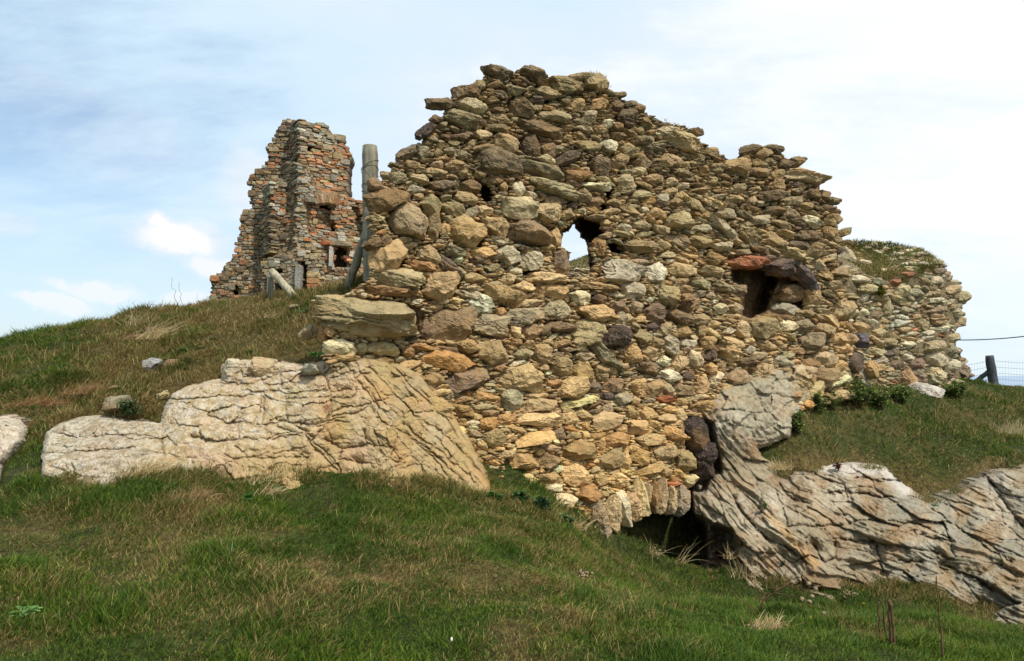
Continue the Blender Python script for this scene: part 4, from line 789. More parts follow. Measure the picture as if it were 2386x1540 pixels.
def add_stone(W, item, parts, seed, lvl=None, out=0.05, push=0.0, dmax=.42, tilt=None, palmix=None):
    cu, cv, w, h, ang, typ, cc = item
    r = np.random.default_rng(seed); Y = W.y(cu, cv); R, U, Nn = W.frame(ang + r.normal(0, 2.5), cu, cv, Y)
    X, _ = ray(cu, cv); k = max(0.45, abs(R[0] - X * R[1])); hw = w / 2 * Y / F / max(k, .6) * 1.06; hh = h / 2 * Y / F * 1.10
    hd = min(dmax, 0.62 * math.sqrt(hw * hh) * r.uniform(.9, 1.25) + .02)
    cen = P(cu, cv, Y) - np.array([0, 1, 0]) * 0 + Nn * (hd * out - push - .02)
    if lvl is None: lvl = 5 if w > 150 else (4 if w > 30 else (3 if w > 13 else 2))
    rgb = vary(PAL[cc] if isinstance(cc, str) else cc, r)
    if palmix: rgb = palmix(cu, cv, rgb, r)
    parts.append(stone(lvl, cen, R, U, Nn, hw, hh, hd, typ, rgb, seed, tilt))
def weather(u, v, rgb, r):
    """the exposed top is grey and lichened, the foot warm and clean"""
    t = (1 - float(ss(np.array(v), 250, 600))) * .45 + float(ss(np.array(u), 1450, 1850)) * .35 * (1 - float(ss(np.array(v), 560, 760)))
    g = np.array([148, 130, 98]); rgb = rgb * (1 - t) + g * t * (rgb.mean() / 150)
    w = float(ss(np.array(v), 850, 1050)); return np.clip(rgb * (1 + .05 * w) * (1 - .05 * t) + np.array([9, 2, -8]) * w + np.array([3, 0, -4]), 25, 240)
parts = []
PK.o |= False
yy, xx = np.mgrid[0:1600, 0:2700]
allow = inpoly(xx, yy, CORE) & ~inpoly(xx, yy, HOLE)
for pl, dp in REC:
    if dp > .36: allow &= ~inpoly(xx, yy, pl)
PK.o |= ~allow
PK2 = Packer(2700, 1600)
for i, e in enumerate(EXTRA):
    ps = []; nm, lb, it = e; add_stone(W1, it, ps, 900 + i, palmix=None, out=.1 if it[2] > 200 else .1, dmax=.5, tilt=.05 if it[5] == 's' else None); mesh(nm, *ps[0][:2], MAT_STONE, wall1, attrs=ps[0][2], label=lb, smooth_=False)
    PK.put(it[0], it[1], it[2], it[3], it[4]); PK2.put(it[0], it[1], it[2], it[3], it[4])
for i, a in enumerate(ARCH):
    it = S(2240, 1520, 1.75, [(a[0], a[1], a[2], a[3], 0)])[0]; it = (it[0], it[1], it[2] * .84, it[3] * 1.04, a[4], a[5], a[6]); ps = []
    # tall stones: build them standing, leaning by their angle
    add_stone(W1, it, ps, 950 + i, out=.35, dmax=.3); mesh('arch_stone', *ps[0][:2], MAT_STONE, wall1, attrs=ps[0][2], label=None, smooth_=False)
    PK.put(it[0], it[1], it[2], it[3], it[4]); PK2.put(it[0], it[1], it[2], it[3], it[4])
ST.sort(key=lambda s: -s[2] * s[3])
seed = 1000
for it in ST:
    if PK2.over(it[0], it[1], it[2], it[3], it[4]) > 0.55: continue
    seed += 1; big = it[2] * it[3] > 3300; tgt = [] if big else parts; add_stone(W1, it, tgt, seed, palmix=weather)
    if big: mesh('boulder', *tgt[0][:2], MAT_STONE, wall1, attrs=tgt[0][2], smooth_=False)
    PK.put(it[0], it[1], it[2], it[3], it[4]); PK2.put(it[0], it[1], it[2], it[3], it[4])
def autofill(W, PK, sizes, parts, palfn, seed0, types=('s', 'r', 'b'), tw=(.58, .17, .25), angfn=None, sizefn=None, push=0.0, asp=(.26, .62), lvl=None):
    global seed
    for w0, tries, thr in sizes:
        ys, xs = np.nonzero(~PK.o)
        if len(ys) == 0: return
        pick = rs.integers(0, len(ys), tries)
        for k in pick:
            cu, cv = xs[k], ys[k]
            if PK.o[cv, cu]: continue
            sc = sizefn(cu, cv) if sizefn else 1
            w = w0 * sc * rs.uniform(.75, 1.3); h = w * rs.uniform(*asp); ang = (angfn(cu, cv) if angfn else 5) + rs.normal(0, 9)
            if PK.over(cu, cv, w, h, ang) > thr: continue
            seed += 1; PK.put(cu, cv, w, h, ang, .96)
            add_stone(W, (cu, cv, w, h, ang, rs.choice(types, p=tw), palfn(cu, cv)), parts, seed, push=push, palmix=weather if W is W1 else None, lvl=lvl)
def pal1(u, v):
    if v < 480: return rs.choice(list('gktypwod'), p=[.28, .25, .24, .12, .06, .02, .03, 0])
    return rs.choice(list('tgwypkodr'), p=[.44, .13, .12, .16, .04, .09, .02, 0, 0])
ang1 = lambda u, v: 12 if (u > 1250 and v < 800) else (6 if v < 700 else -2)
siz1 = lambda u, v: 1.12 if u < 1250 else (0.9 if v < 560 else 1.0)
autofill(W1, PK, [(58, 500, .06), (44, 1200, .09), (32, 2400, .12), (24, 3600, .15), (17, 5000, .2), (12, 6000, .27), (8, 6000, .36)], parts, pal1, 0, angfn=ang1, sizefn=siz1)
# stones standing proud of the broken top and ends
edge = CORE[:46]
tot = 0
for a, b in zip(edge[:-1], edge[1:]):
    L = math.hypot(b[0] - a[0], b[1] - a[1]); n = max(1, int(L / 19))
    for k in range(n):
        t = (k + rs.random()) / n; cu = a[0] + (b[0] - a[0]) * t; cv = a[1] + (b[1] - a[1]) * t; w = rs.uniform(18, 44); h = w * rs.uniform(.35, .6)
        if PK2.over(cu, cv, w, h, 8) > .35: continue
        PK2.put(cu, cv, w * .8, h * .8, 8); seed += 1
        add_stone(W1, (cu, cv + 2, w, h, rs.normal(9, 9), rs.choice(['s', 'b', 'r']), rs.choice(list('gkkt'))), parts, seed, out=-.25, palmix=weather)
        if rs.random() < .6:
            seed += 1; j = len(parts); add_stone(W1, (cu + rs.normal(0, 5), cv + 4, w * .8, h, rs.normal(9, 9), 's', 'k'), parts, seed, out=-1, push=rs.uniform(.15, .7), palmix=weather)
# small broken bits pressed into the mortar
cand = np.argwhere(allow)[rs.integers(0, allow.sum(), 2600)]
for cv, cu in cand:
    if PK2.o[cv, cu]: continue
    seed += 1; w = rs.uniform(4, 11); add_stone(W1, (cu, cv, w, w * rs.uniform(.4, .9), rs.normal(5, 20), 'b', rs.choice(list('tykog'))), parts, seed, lvl=2, palmix=weather)
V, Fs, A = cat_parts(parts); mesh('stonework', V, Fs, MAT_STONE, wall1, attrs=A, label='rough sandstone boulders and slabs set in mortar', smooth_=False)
print('main wall stones', len(parts), len(V))

# ------------------------------------------------------------------ second ruin at the right with turf on top
R2 = [(1900, 590), (1962, 575), (2000, 569), (2070, 573), (2130, 587), (2168, 606), (2196, 624), (2212, 648), (2226, 672), (2236, 700), (2238, 730), (2228, 758), (2222, 790), (2236, 820), (2246, 850), (2258, 882), (2272, 925), (2100, 940), (1960, 930), (1900, 900)]
W2 = Wall(5.9, 14.0, 10.85, 17.0, (1880, 2300, 550, 950), 2.5)
u, v = W2.u, W2.v
def roll2(u, v):
    top = 640 + 18 * np.sin((u - 1960) / 60.0) - 20 * ss(np.asarray(u, float), 2090, 2200)
    return 2.2 * ss(-(v - top), 0, 75) ** 1.2
W2.Y = W2.Y + 0.2 * fb(u, v, 90, 111, 3) + roll2(u, v) + .8 * ss(u, 2170, 2260) ** 2
W2.Yc = W2.Y + .01 + .14 * fb(u, v, 20, 112, 4)
m = cells(u, v, R2, jag=6, seed=9); V, Fs, use, nb = relief(u, v, W2.Yc, m, np.full_like(u, 1.4))
wall2 = empty('ruined_wall', P(2100, 905, 15.4), 'low grey rubble ruin with a grassy top behind the right end of the tall wall', 'ruin')
mesh('mortar_core', V, Fs, MAT_MORTAR_G, wall2)
PK = Packer(2700, 1600); TOP2 = [(1950, 560), (2070, 565), (2150, 582), (2205, 622), (2160, 636), (2110, 660), (2060, 655), (2020, 640), (1985, 612), (1955, 600)]
al2 = inpoly(xx, yy, R2) & ~inpoly(xx, yy, TOP2); PK.o |= ~al2
parts = []
ST2 = S(3200, 900, 1.925, [(450, 420, 160, 70, 'W'), (375, 265, 170, 110, 28, 'b', 'W'), (500, 300, 130, 60, 8, 'W'), (500, 490, 200, 85, 'b', 'G'), (480, 560, 75, 60, 'W'), (790, 500, 130, 80, 10, 'G'), (890, 520, 120, 60, 12, 'G'), (1180, 450, 150, 50, 's', 'W'), (1160, 505, 160, 70, 'Y'), (1215, 740, 120, 75, 'b', 'P'), (490, 670, 85, 60, 'W'), (690, 910, 120, 80, 'b', 'G'), (840, 920, 95, 60, 'W'), (1010, 940, 180, 95, 'Y'), (1040, 1030, 190, 100, 10, 'W'),
    (740, 1070, 100, 70, 'K'), (820, 1190, 100, 160, 'b', 'O'), (900, 1160, 110, 130, 'b', 'K'), (1030, 1150, 140, 130, 'b', 'G'), (580, 1110, 110, 90, 'Y'), (730, 440, 100, 60, 'R'), (820, 380, 90, 45, 'R'), (1050, 420, 100, 60, 'W'), (1060, 355, 110, 45, 'P'), (1040, 285, 100, 50, 'G'), (780, 320, 80, 30, 'G'), (650, 350, 70, 35, 'W'), (1040, 660, 160, 50, 'P'), (1190, 680, 110, 60, 'W'), (1030, 580, 150, 50, 's', 'W'),
    (660, 640, 80, 120, 'G'), (800, 660, 60, 60, 'G'), (885, 630, 70, 50, 'W'), (890, 710, 60, 50), (1150, 590, 90, 50), (1170, 1080, 110, 90, 'W'), (1240, 1110, 100, 120, 'K'), (980, 830, 110, 50, 's', 'W'), (1170, 870, 120, 70, 'W'), (600, 440, 90, 60, 'G'), (400, 360, 90, 40, 'G'), (1090, 590, 80, 60, 'G'), (830, 1020, 90, 60, 'W'), (880, 1060, 120, 70, 'K'), (1230, 560, 100, 110, 'G'), (1160, 960, 120, 80, 'G')])
ST2.sort(key=lambda s: -s[2] * s[3])
for it in ST2: seed += 1; add_stone(W2, it, parts, seed); PK.put(*it[:5])
pal2 = lambda u, v: rs.choice(list('gwktpry'), p=[.32, .24, .16, .12, .07, .03, .06])
autofill(W2, PK, [(40, 500, .1), (28, 1100, .14), (19, 1800, .2), (12, 2200, .28), (8, 1600, .38)], parts, pal2, 0)
cand = np.argwhere(inpoly(xx, yy, TOP2))
for cv, cu in cand[rs.integers(0, len(cand), 110)]: seed += 1; add_stone(W2, (cu, cv, rs.uniform(10, 26), rs.uniform(6, 12), 5, 'r', rs.choice(list('gwk'))), parts, seed, push=.03)
for a, b in zip(R2[6:17], R2[7:18]):
    for k in range(3):
        t = rs.random(); cu = a[0] + (b[0] - a[0]) * t; cv = a[1] + (b[1] - a[1]) * t; seed += 1; w = rs.uniform(16, 34)
        add_stone(W2, (cu - 2, cv, w, w * rs.uniform(.4, .7), rs.normal(0, 8), 'r', rs.choice(list('gwkp'))), parts, seed, out=-.4)
V, Fs, A = cat_parts(parts); mesh('stonework', V, Fs, MAT_STONE_FAR, wall2, attrs=A, smooth_=False)

# ------------------------------------------------------------------ rear wall seen through the hole
R3 = [(1270, 640), (1300, 622), (1330, 608), (1365, 594), (1400, 585), (1440, 578), (1500, 575), (1500, 760), (1270, 760)]
W3 = Wall(1.0, 14.2, 3.4, 15.4, (1260, 1510, 560, 770), 3)
u, v = W3.u, W3.v; W3.Y = W3.Y + .9 * ss(-v, -640, -590) + .06 * fb(u, v, 30, 121); m = cells(u, v, R3, jag=4, seed=10)
V, Fs, use, nb = relief(u, v, W3.Y + .05, m, np.full_like(u, 1.2))
wall3 = empty('ruined_wall', P(1380, 760, 14.5), 'grey stone wall with a grassy top glimpsed through the ragged hole', 'ruin'); mesh('mortar_core', V, Fs, MAT_MORTAR_G, wall3)
PK = Packer(2700, 1600); PK.o |= ~(inpoly(xx, yy, R3) & (yy > 622)); parts = []
autofill(W3, PK, [(26, 300, .1), (18, 500, .15), (12, 500, .2)], parts, lambda u, v: rs.choice(list('gwk')), 0, types=('b', 'r'), tw=(.6, .4), lvl=3)
V, Fs, A = cat_parts(parts); mesh('stonework', V, Fs, MAT_STONE_FAR, wall3, attrs=A)

# dark purple-brown boulder in the cleft beside the wall's foot
ps = []
for (cu, cv, w, h, a) in [(1622, 1015, 56, 105, -14), (1640, 1062, 44, 60, 0), (1630, 1088, 60, 60, 10)]:
    W1s = W1.y(min(cu, 1600), cv) + .12; seed += 1
    R, U, Nn = W1.frame(a); Y = 11.0
    ps.append(stone(4, P(cu, cv, Y), R, U, Nn, w / 2 * Y / F * 1.1, h / 2 * Y / F * 1.1, .22, 'b', (72, 58, 52), seed))
V, Fs, A = cat_parts(ps); o = mesh('boulder', V, Fs, MAT_STONE, attrs=A); tag(o, 'dark purple brown boulder wedged in the cleft right of the wall foot', 'boulder')
# ------------------------------------------------------------------ ruined tower house on the hill
def ct(l): return [(466 + x * .3404, 233 + y * .3404) for x, y in l]
tower = empty('ruined_tower', P(680, 715, 31.5), 'tall ruined castle tower of grey and orange stone standing behind the grassy hill', 'tower')
PALT = {'g': (154, 143, 120), 'w': (182, 170, 146), 'o': (178, 128, 90), 'y': (168, 146, 106), 'b': (136, 116, 90), 'p': (156, 134, 112), 'd': (112, 98, 78), 't': (160, 142, 112)}
def masonry(name, poly, ul, yl, ur, yr, thick, mix, holes=(), course=(4.5, 8.5), wid=(7, 20), label=None, shift=0.0, warm=None):
    """coursed stones on a wall face whose depth runs linearly from (ul,yl) to (ur,yr)"""
    poly = ct(poly); hl = [(ct(h), d) for h, d in holes]; ul = 466 + ul * .3404; ur = 466 + ur * .3404
    Yp = lambda u: yl + (yr - yl) * (np.asarray(u, float) - ul) / (ur - ul)
    us = [p[0] for p in poly]; vs = [p[1] for p in poly]
    u, v = ugrid(min(us) - 3, max(us) + 3, min(vs) - 3, max(vs) + 3, 2.0)
    Yg = Yp(u) + .08 * fb(u, v, 20, 131) - .02
    for h, d in hl: Yg = Yg + d * inpoly(u, v, h)
    m = cells(u, v, poly, jag=3.0, seed=13); V, Fs, use, nb = relief(u, v, Yg, m, np.full_like(u, thick), (shift, 0))
    parts = []; vv = min(vs)
    pa = P((ul), 500, yl); pb = P(ur, 500, yr); T = pb - pa; T[2] = 0; T /= np.linalg.norm(T); Nn = np.array([T[1], -T[0], 0]);
    if Nn[1] > 0: Nn = -Nn
    U = np.array([0, 0, 1.0]); ppm = F / yl
    row = 0; bigs = []
    while vv < max(vs):
        h = rs.uniform(*course); u0 = min(us) - rs.uniform(0, 10); big = rs.random() < .25
        while u0 < max(us):
            w = rs.uniform(*wid) * (1.15 if big else 1); cu, cv = u0 + w / 2, vv + h / 2 + 3.0 * float(vn(np.array([u0 / 26, vv / 40, 3.0]), 5)) + rs.normal(0, .5); u0 += w
            if not inpoly(np.array(cu), np.array(cv), poly): continue
            dp = 0; sk = False
            for hh, d in hl:
                if inpoly(np.array(cu), np.array(cv), hh): dp = d; sk = d > .5
            if sk: continue
            Y = float(Yp(cu)) + dp; X, _ = ray(cu, cv); k = max(.35, abs(T[0] - X * T[1]))
            keys, pr = mix(cu, cv); c = rs.choice(list(keys), p=pr); r = np.random.default_rng(len(parts) + int(cu * 7))
            global seed; seed += 1
            if rs.random() < .10 and w > 9:
                parts.append(stone(3, P(cu, cv, Y) + Nn * .03, T, U, Nn, w * .62 * Y / F / k, h * .92 * Y / F, .16, 'q', vary(PALT[rs.choice(list(keys), p=pr)], r, .1), seed, 0.0)); parts[-1][2]['st'] *= .3
            sub = 1 if (w > 12 or rs.random() < .6) else 2
            for q in range(sub):
                hq = h / sub; cvq = vv + hq * (q + .5) + (cv - vv - h / 2)
                parts.append(stone(2, P(cu, cvq, Y) - Nn * rs.uniform(.0, .06), T, U, Nn, w / 2 * Y / F / k * .97, hq / 2 * Y / F * .95, .16, 'q', vary(PALT[c], r, .13), seed + q, 0.0)); parts[-1][2]['st'] *= .3
        vv += h; row += 1
    # jagged stones on the outline
    pl = poly + poly[:1]
    for a, b in zip(pl[:-1], pl[1:]):
        L = math.hypot(b[0] - a[0], b[1] - a[1])
        for k in range(int(L / 5)):
            t = rs.random(); cu, cv = a[0] + (b[0] - a[0]) * t, a[1] + (b[1] - a[1]) * t; Y = float(Yp(cu)); seed += 1; w = rs.uniform(4, 11)
            keys, pr = mix(cu, cv)
            parts.append(stone(2, P(cu, cv, Y) - Nn * .12, T, U, Nn, w / 2 * Y / F, rs.uniform(1.6, 3.4) * Y / F, .2, 'b', vary(PALT[rs.choice(list(keys), p=pr)], np.random.default_rng(seed), .1), seed, 0.0))
    w = mesh(name, V, Fs, MAT_MORTAR_T, tower, label=label)
    V, Fs, A = cat_parts(parts); mesh('stonework', V, Fs, MAT_TOWER, w, attrs=A, smooth_=False)
    return w
gm = lambda u, v: ('gwbytd', [.34, .12, .2, .12, .12, .1])
def om(u, v):
    k = float(ss(np.array(v), 320, 345)) * (1 - float(ss(np.array(v), 500, 560)) * .5) * (.6 + .4 * float(ss(np.array(u), 720, 780)))
    a = np.array([.30, .20, .10, .16, .18, .06]) * (1 - k) + np.array([.05, .08, .50, .14, .17, .06]) * k; return 'gwotyb', a / a.sum()
def lm(u, v):
    k = float(ss(np.array(v), 440, 360)) * .5
    a = np.array([.24, .08, .1, .18, .2, .2]) + k * np.array([.1, .1, .25, 0, 0, 0]); return 'gwoybd', a / a.sum()
masonry('gable_wall', [(600, 128), (560, 165), (525, 215), (508, 295), (470, 300), (462, 360), (480, 400), (440, 460), (380, 505), (350, 518), (335, 570), (375, 600), (352, 660), (370, 740), (300, 765), (288, 800), (282, 900), (262, 980), (258, 1060), (180, 1130), (140, 1190), (85, 1215), (80, 1440), (700, 1440), (690, 130), (640, 150)],
        80, 32.4, 700, 33.2, 2.2, lm, holes=[([(235, 1272), (262, 1272), (262, 1332), (235, 1332)], 1.2)], shift=.1, label='grey left gable wall with a swept broken edge')
masonry('chamber_wall', [(682, 128), (705, 142), (770, 165), (850, 160), (870, 222), (900, 240), (930, 248), (962, 270), (980, 300), (1006, 340), (1010, 382), (990, 412), (985, 655), (1040, 688), (1112, 704), (1150, 720), (1150, 1340), (700, 1340), (690, 700)],
        680, 31.6, 1110, 33.4, 1.6, om, holes=[([(782, 704), (895, 704), (895, 750), (782, 750)], 1.3), ([(785, 750), (890, 750), (890, 868), (785, 868)], .35), ([(893, 843), (920, 843), (920, 897), (893, 897)], 1.2), ([(912, 990), (1005, 990), (1005, 1150), (912, 1150)], 1.3), ([(715, 318), (772, 318), (772, 356), (715, 356)], .6), ([(1035, 735), (1110, 735), (1110, 940), (1040, 940)], .4)],
        course=(4, 8.5), wid=(7, 24), label='right-hand wall patched with orange sandstone blocks')
masonry('chamber_side', [(684, 132), (684, 420), (640, 405), (634, 250), (628, 178), (650, 150)], 628, 32.8, 684, 31.65, .6, lambda u, v: ('gbotd', [.34, .25, .11, .15, .15]), course=(3.5, 6), wid=(5, 9))
masonry('buttress', [(678, 446), (735, 478), (760, 560), (782, 636), (762, 690), (722, 700), (712, 800), (738, 980), (735, 1080), (640, 1100), (655, 900), (664, 640)], 640, 31.0, 782, 31.4, .8, lambda u, v: ('wgyotb', [.34, .2, .14, .1, .12, .1]), course=(3.5, 6.5), wid=(8, 16), label='pale broken buttress face')
masonry('buttress_side', [(600, 436), (640, 432), (682, 446), (668, 640), (660, 900), (648, 1080), (560, 1080), (585, 800), (576, 560)], 560, 32.7, 682, 31.05, .5, lambda u, v: ('gbdyt', [.24, .3, .16, .18, .12]), course=(3.5, 6), wid=(5, 10))
masonry('buttress', [(486, 560), (540, 540), (600, 610), (600, 790), (520, 800), (490, 780)], 486, 31.5, 600, 31.9, .6, lambda u, v: ('gwoyb', [.3, .2, .26, .14, .1]), course=(5, 8), wid=(9, 16))
masonry('buttress_side', [(452, 596), (488, 562), (492, 782), (500, 1040), (440, 1080), (446, 700)], 440, 32.2, 492, 31.55, .4, lambda u, v: ('gbdyt', [.3, .25, .15, .18, .12]), course=(4, 6), wid=(5, 9))
masonry('niche_wall', [(496, 800), (600, 800), (668, 760), (660, 1060), (590, 1060), (500, 1060)], 496, 31.9, 668, 31.4, .5, lambda u, v: ('goybpd', [.2, .2, .2, .18, .12, .1]), holes=[([(500, 850), (540, 850), (535, 1010), (500, 1060)], 1.2)], course=(4, 7), wid=(6, 14))
masonry('lower_wall', [(440, 1090), (540, 1062), (600, 1050), (650, 1020), (730, 1060), (800, 1080), (832, 1115), (828, 1200), (860, 1330), (840, 1440), (430, 1440)], 440, 30.9, 832, 31.0, .6, lambda u, v: ('gytbw', [.28, .24, .2, .18, .1]),
        holes=[([(505, 1170), (560, 1150), (566, 1200), (560, 1440), (505, 1440)], 1.3), ([(697, 1110), (740, 1108), (748, 1180), (744, 1440), (700, 1440)], 1.3)], course=(4.5, 8), wid=(8, 18), label='low front wall with a dark doorway')
# arch over the high window, lintels and jambs of the lower wall
def tblock(name, cx, cy, w, h, rgb, ang=0, Y=30.8, parent=tower, typ='q', d=.22):
    global seed; seed += 1; cu, cv = 466 + cx * .3404, 233 + cy * .3404; a = math.radians(-ang)
    R = np.array([math.cos(a), 0, math.sin(a)]); U = np.array([-math.sin(a), 0, math.cos(a)]); k = .3404 * Y / F / 2
    V, Fs, A = stone(3, P(cu, cv, Y), R, U, np.array([0, -1.0, 0]), w * k, h * k, d, typ, rgb, seed, 0.0); mesh(name, V, Fs, MAT_TOWER, parent, attrs=A, smooth_=False)
for i in range(9): tblock('arch_stone', 796 + i * 17, 682 + abs(i - 4) * 1.5, 15, 62, [(196, 180, 150), (178, 150, 108), (186, 132, 88)][i % 3], (i - 4) * 4, 31.95 + .05 * i)
tblock('lintel', 965, 985, 150, 34, (156, 140, 112), 3, 32.5); tblock('jamb', 899, 1075, 18, 140, (200, 194, 178), 0, 32.3); tblock('lintel', 860, 985, 70, 26, (192, 108, 68), 0, 32.2)
tblock('jamb', 486, 1275, 36, 190, (150, 146, 134), 0, 30.75); tblock('jamb', 677, 1220, 40, 180, (160, 156, 144), 0, 30.75)
for i, (cy, c) in enumerate([(1200, (200, 172, 124)), (1240, (190, 142, 96)), (1282, (186, 120, 82)), (1325, (178, 130, 96))]): tblock('column_stone', 776, cy, 76, 40, c, 0, 30.75)

# ------------------------------------------------------------------ fences
def sweep(P0, P1, n, sag=0.0, wob=0.0, sd=0):
    t = np.linspace(0, 1, n)[:, None]; p = P0 * (1 - t) + P1 * t; p[:, 2] -= (sag * 4 * t * (1 - t))[:, 0]
    if wob: p += wob * np.stack([vn(np.stack([t[:, 0] * 7 + k * 9, t[:, 0] * 0 + sd, t[:, 0] * 0], -1), 7) for k in range(3)], -1)
    return p
def log(name, a, b, r0, r1, mat, parent, sd=0, label=None, n=14):
    p = sweep(a, b, 16, 0, .008, sd); rad = np.linspace(r0, r1, 16); rad[0] *= .93; rad[-1] *= .92
    V, Fs, _ = tube(p, rad, n, True, sd, .05); return mesh(name, V, Fs, mat, parent, smooth_=True, label=label)
def ring(c, r, rr, tilt, sd):
    th = np.linspace(0, 2 * np.pi, 26); p = np.stack([np.cos(th) * r, np.sin(th) * r, np.cos(th + sd) * tilt], -1) + c; return tube(p, rr, 5, False)
gp = P(864, 655, 9.15); top = P(861, 339, 9.15)
post = empty('fence_post', gp, 'thick round grey wooden strainer post wound with wire beside the left end of the wall', 'fence post', None)
p0 = P(866, 690, 9.2)
log('post', p0, top, .102, .098, MAT_WOOD, post, 1, n=22)
wr = []
for k, (vv, tl) in enumerate([(385, .10), (398, .08), (441, .09), (452, .05), (500, .02), (520, .01), (560, .02), (600, .015)]):
    c = p0 + (top - p0) * ((690 - vv) / (690 - 339)); wr.append(ring(c, .108, .0035, tl * .6, k * 1.1))
for q in wr: mesh('wire', *q[:2], MAT_WIRE, post)
# two loose ends of wire that go off to the wall
for q in (tube(sweep(P(846, 380, 9.05), P(884, 412, 9.0), 8, .01, .01), .003, 5), tube(sweep(P(845, 437, 9.05), P(886, 462, 9.0), 8, .01, .01), .003, 5)): mesh('wire', *q[:2], MAT_WIRE, post)
log('brace', P(812, 668, 9.6), P(852, 545, 9.32), .058, .055, MAT_WOOD, post, 2)
g2 = ground_at(632, 700, 9, 14); Yg = max(10.8, g2[1])
fp2 = empty('fence_post', P(632, 702, 12.2), 'short grey fence post with a pale leaning log in front of the tower', 'fence post', None)
log('post', P(632, 722, 12.2), P(631, 641, 12.2), .052, .05, MAT_WOOD, fp2, 3); log('brace', P(634, 632, 12.1), P(686, 690, 11.6), .064, .058, MAT_WOODP, fp2, 4, label='pale log leaning down to the right')
gp = P(2318, 908, 17.2)
fp3 = empty('fence_post', gp, 'dark leaning fence post with a diagonal brace against the sea at the right', 'fence post', None)
ft3 = P(2305, 829, 17.2); log('post', P(2322, 935, 17.2), ft3, .112, .095, MAT_WOODD, fp3, 5); log('brace', P(2272, 892, 17.4), P(2312, 858, 17.2), .06, .05, MAT_WOODD, fp3, 6)
wf = empty('wire_fence', P(2290, 905, 17.3), 'thin wire fence strands and mesh running from the low ruin past the dark post', 'fence')
ws = []
for k, vv in enumerate([838, 852, 866, 880, 893]):
    ws.append(tube(sweep(P(2240, vv + 14, 17.8), P(2308, vv + 2, 17.1), 8, .01), .003, 4)); ws.append(tube(sweep(P(2308, vv + 2, 17.1), P(2480, vv + 10, 16.5), 8, .02), .003, 4))
for k in range(34):
    uu = 2244 + k * 6.6; ws.append(tube(np.array([P(uu, 838 + max(0, (2308 - uu) * .2), 17.2), P(uu, 902, 17.2)]), .0016, 3, False))
V, Fs, A = cat_parts(ws); mesh('fence_wire', V, Fs, MAT_WIRE, wf)
V, Fs, A = tube(sweep(P(2224, 792, 16.3), P(2470, 772, 14.0), 14, .05), .011, 6); o = mesh('cable', V, Fs, MAT_WIREG); tag(o, 'green wire stretched from the low ruin across the sky to the right', 'wire')

# ------------------------------------------------------------------ plants
def leafset(specs, rng, width=.3):
    """specs: (base, direction, length, width, droop, colour) -> long leaves of 5 segments with a folded midrib"""
    Vs, Fq, Cs = [], [], []; off = 0
    for b, d, L, w, dr, c in specs:
        n = 6; t = np.linspace(0, 1, n); d = d / np.linalg.norm(d); side = np.cross(d, [0, 0, 1.0]); side /= np.linalg.norm(side) + 1e-6; nrm = np.cross(side, d)
        cen = b + d * (t * L)[:, None] + np.array([0, 0, -1.0]) * (dr * L * t ** 2)[:, None]; ww = w * np.sin(np.pi * (t * .86 + .10)) ** .8
        l = cen + side * ww[:, None] + nrm * (.35 * ww)[:, None]; r = cen - side * ww[:, None] + nrm * (.35 * ww)[:, None]
        Vs.append(np.stack([l, cen, r], 1).reshape(-1, 3)); i = np.arange(n - 1)[:, None] * 3
        for k in (0, 1): Fq.append(np.concatenate([i + k, i + k + 1, i + k + 4, i + k + 3], 1) + off)
        cc = lin(c)[None] * (0.8 + .35 * t[:, None]); Cs.append(np.repeat(cc, 3, 0)); off += n * 3
    return np.concatenate(Vs), [np.concatenate(Fq)], {'col': np.concatenate(Cs)}
def rosette(u, v, size, label, greens, n=26, up=.5, grp=None, Y=None, name='weed', cat='plant', wl=.13):
    g = ground_at(u, v) if Y is None else P(u, v, Y); S_ = size * g[1] / F; rng = np.random.default_rng(int(u * 13 + v)); sp = []
    for k in range(n):
        a = rng.uniform(0, 2 * np.pi); e = rng.uniform(.1, 1.1) * up + .1; L = S_ * rng.uniform(.35, .6)
        sp.append((g + np.array([math.cos(a), math.sin(a), 0]) * S_ * .04, np.array([math.cos(a), math.sin(a), math.tan(e)]), L, L * wl * rng.uniform(.8, 1.3), rng.uniform(.1, .45), np.array(greens) * rng.uniform(.75, 1.2)))
    r = empty(name, g, label, cat, grp); V, Fs, A = leafset(sp, rng); mesh('leaves', V, Fs, MAT_LEAF, r, attrs=A); return r
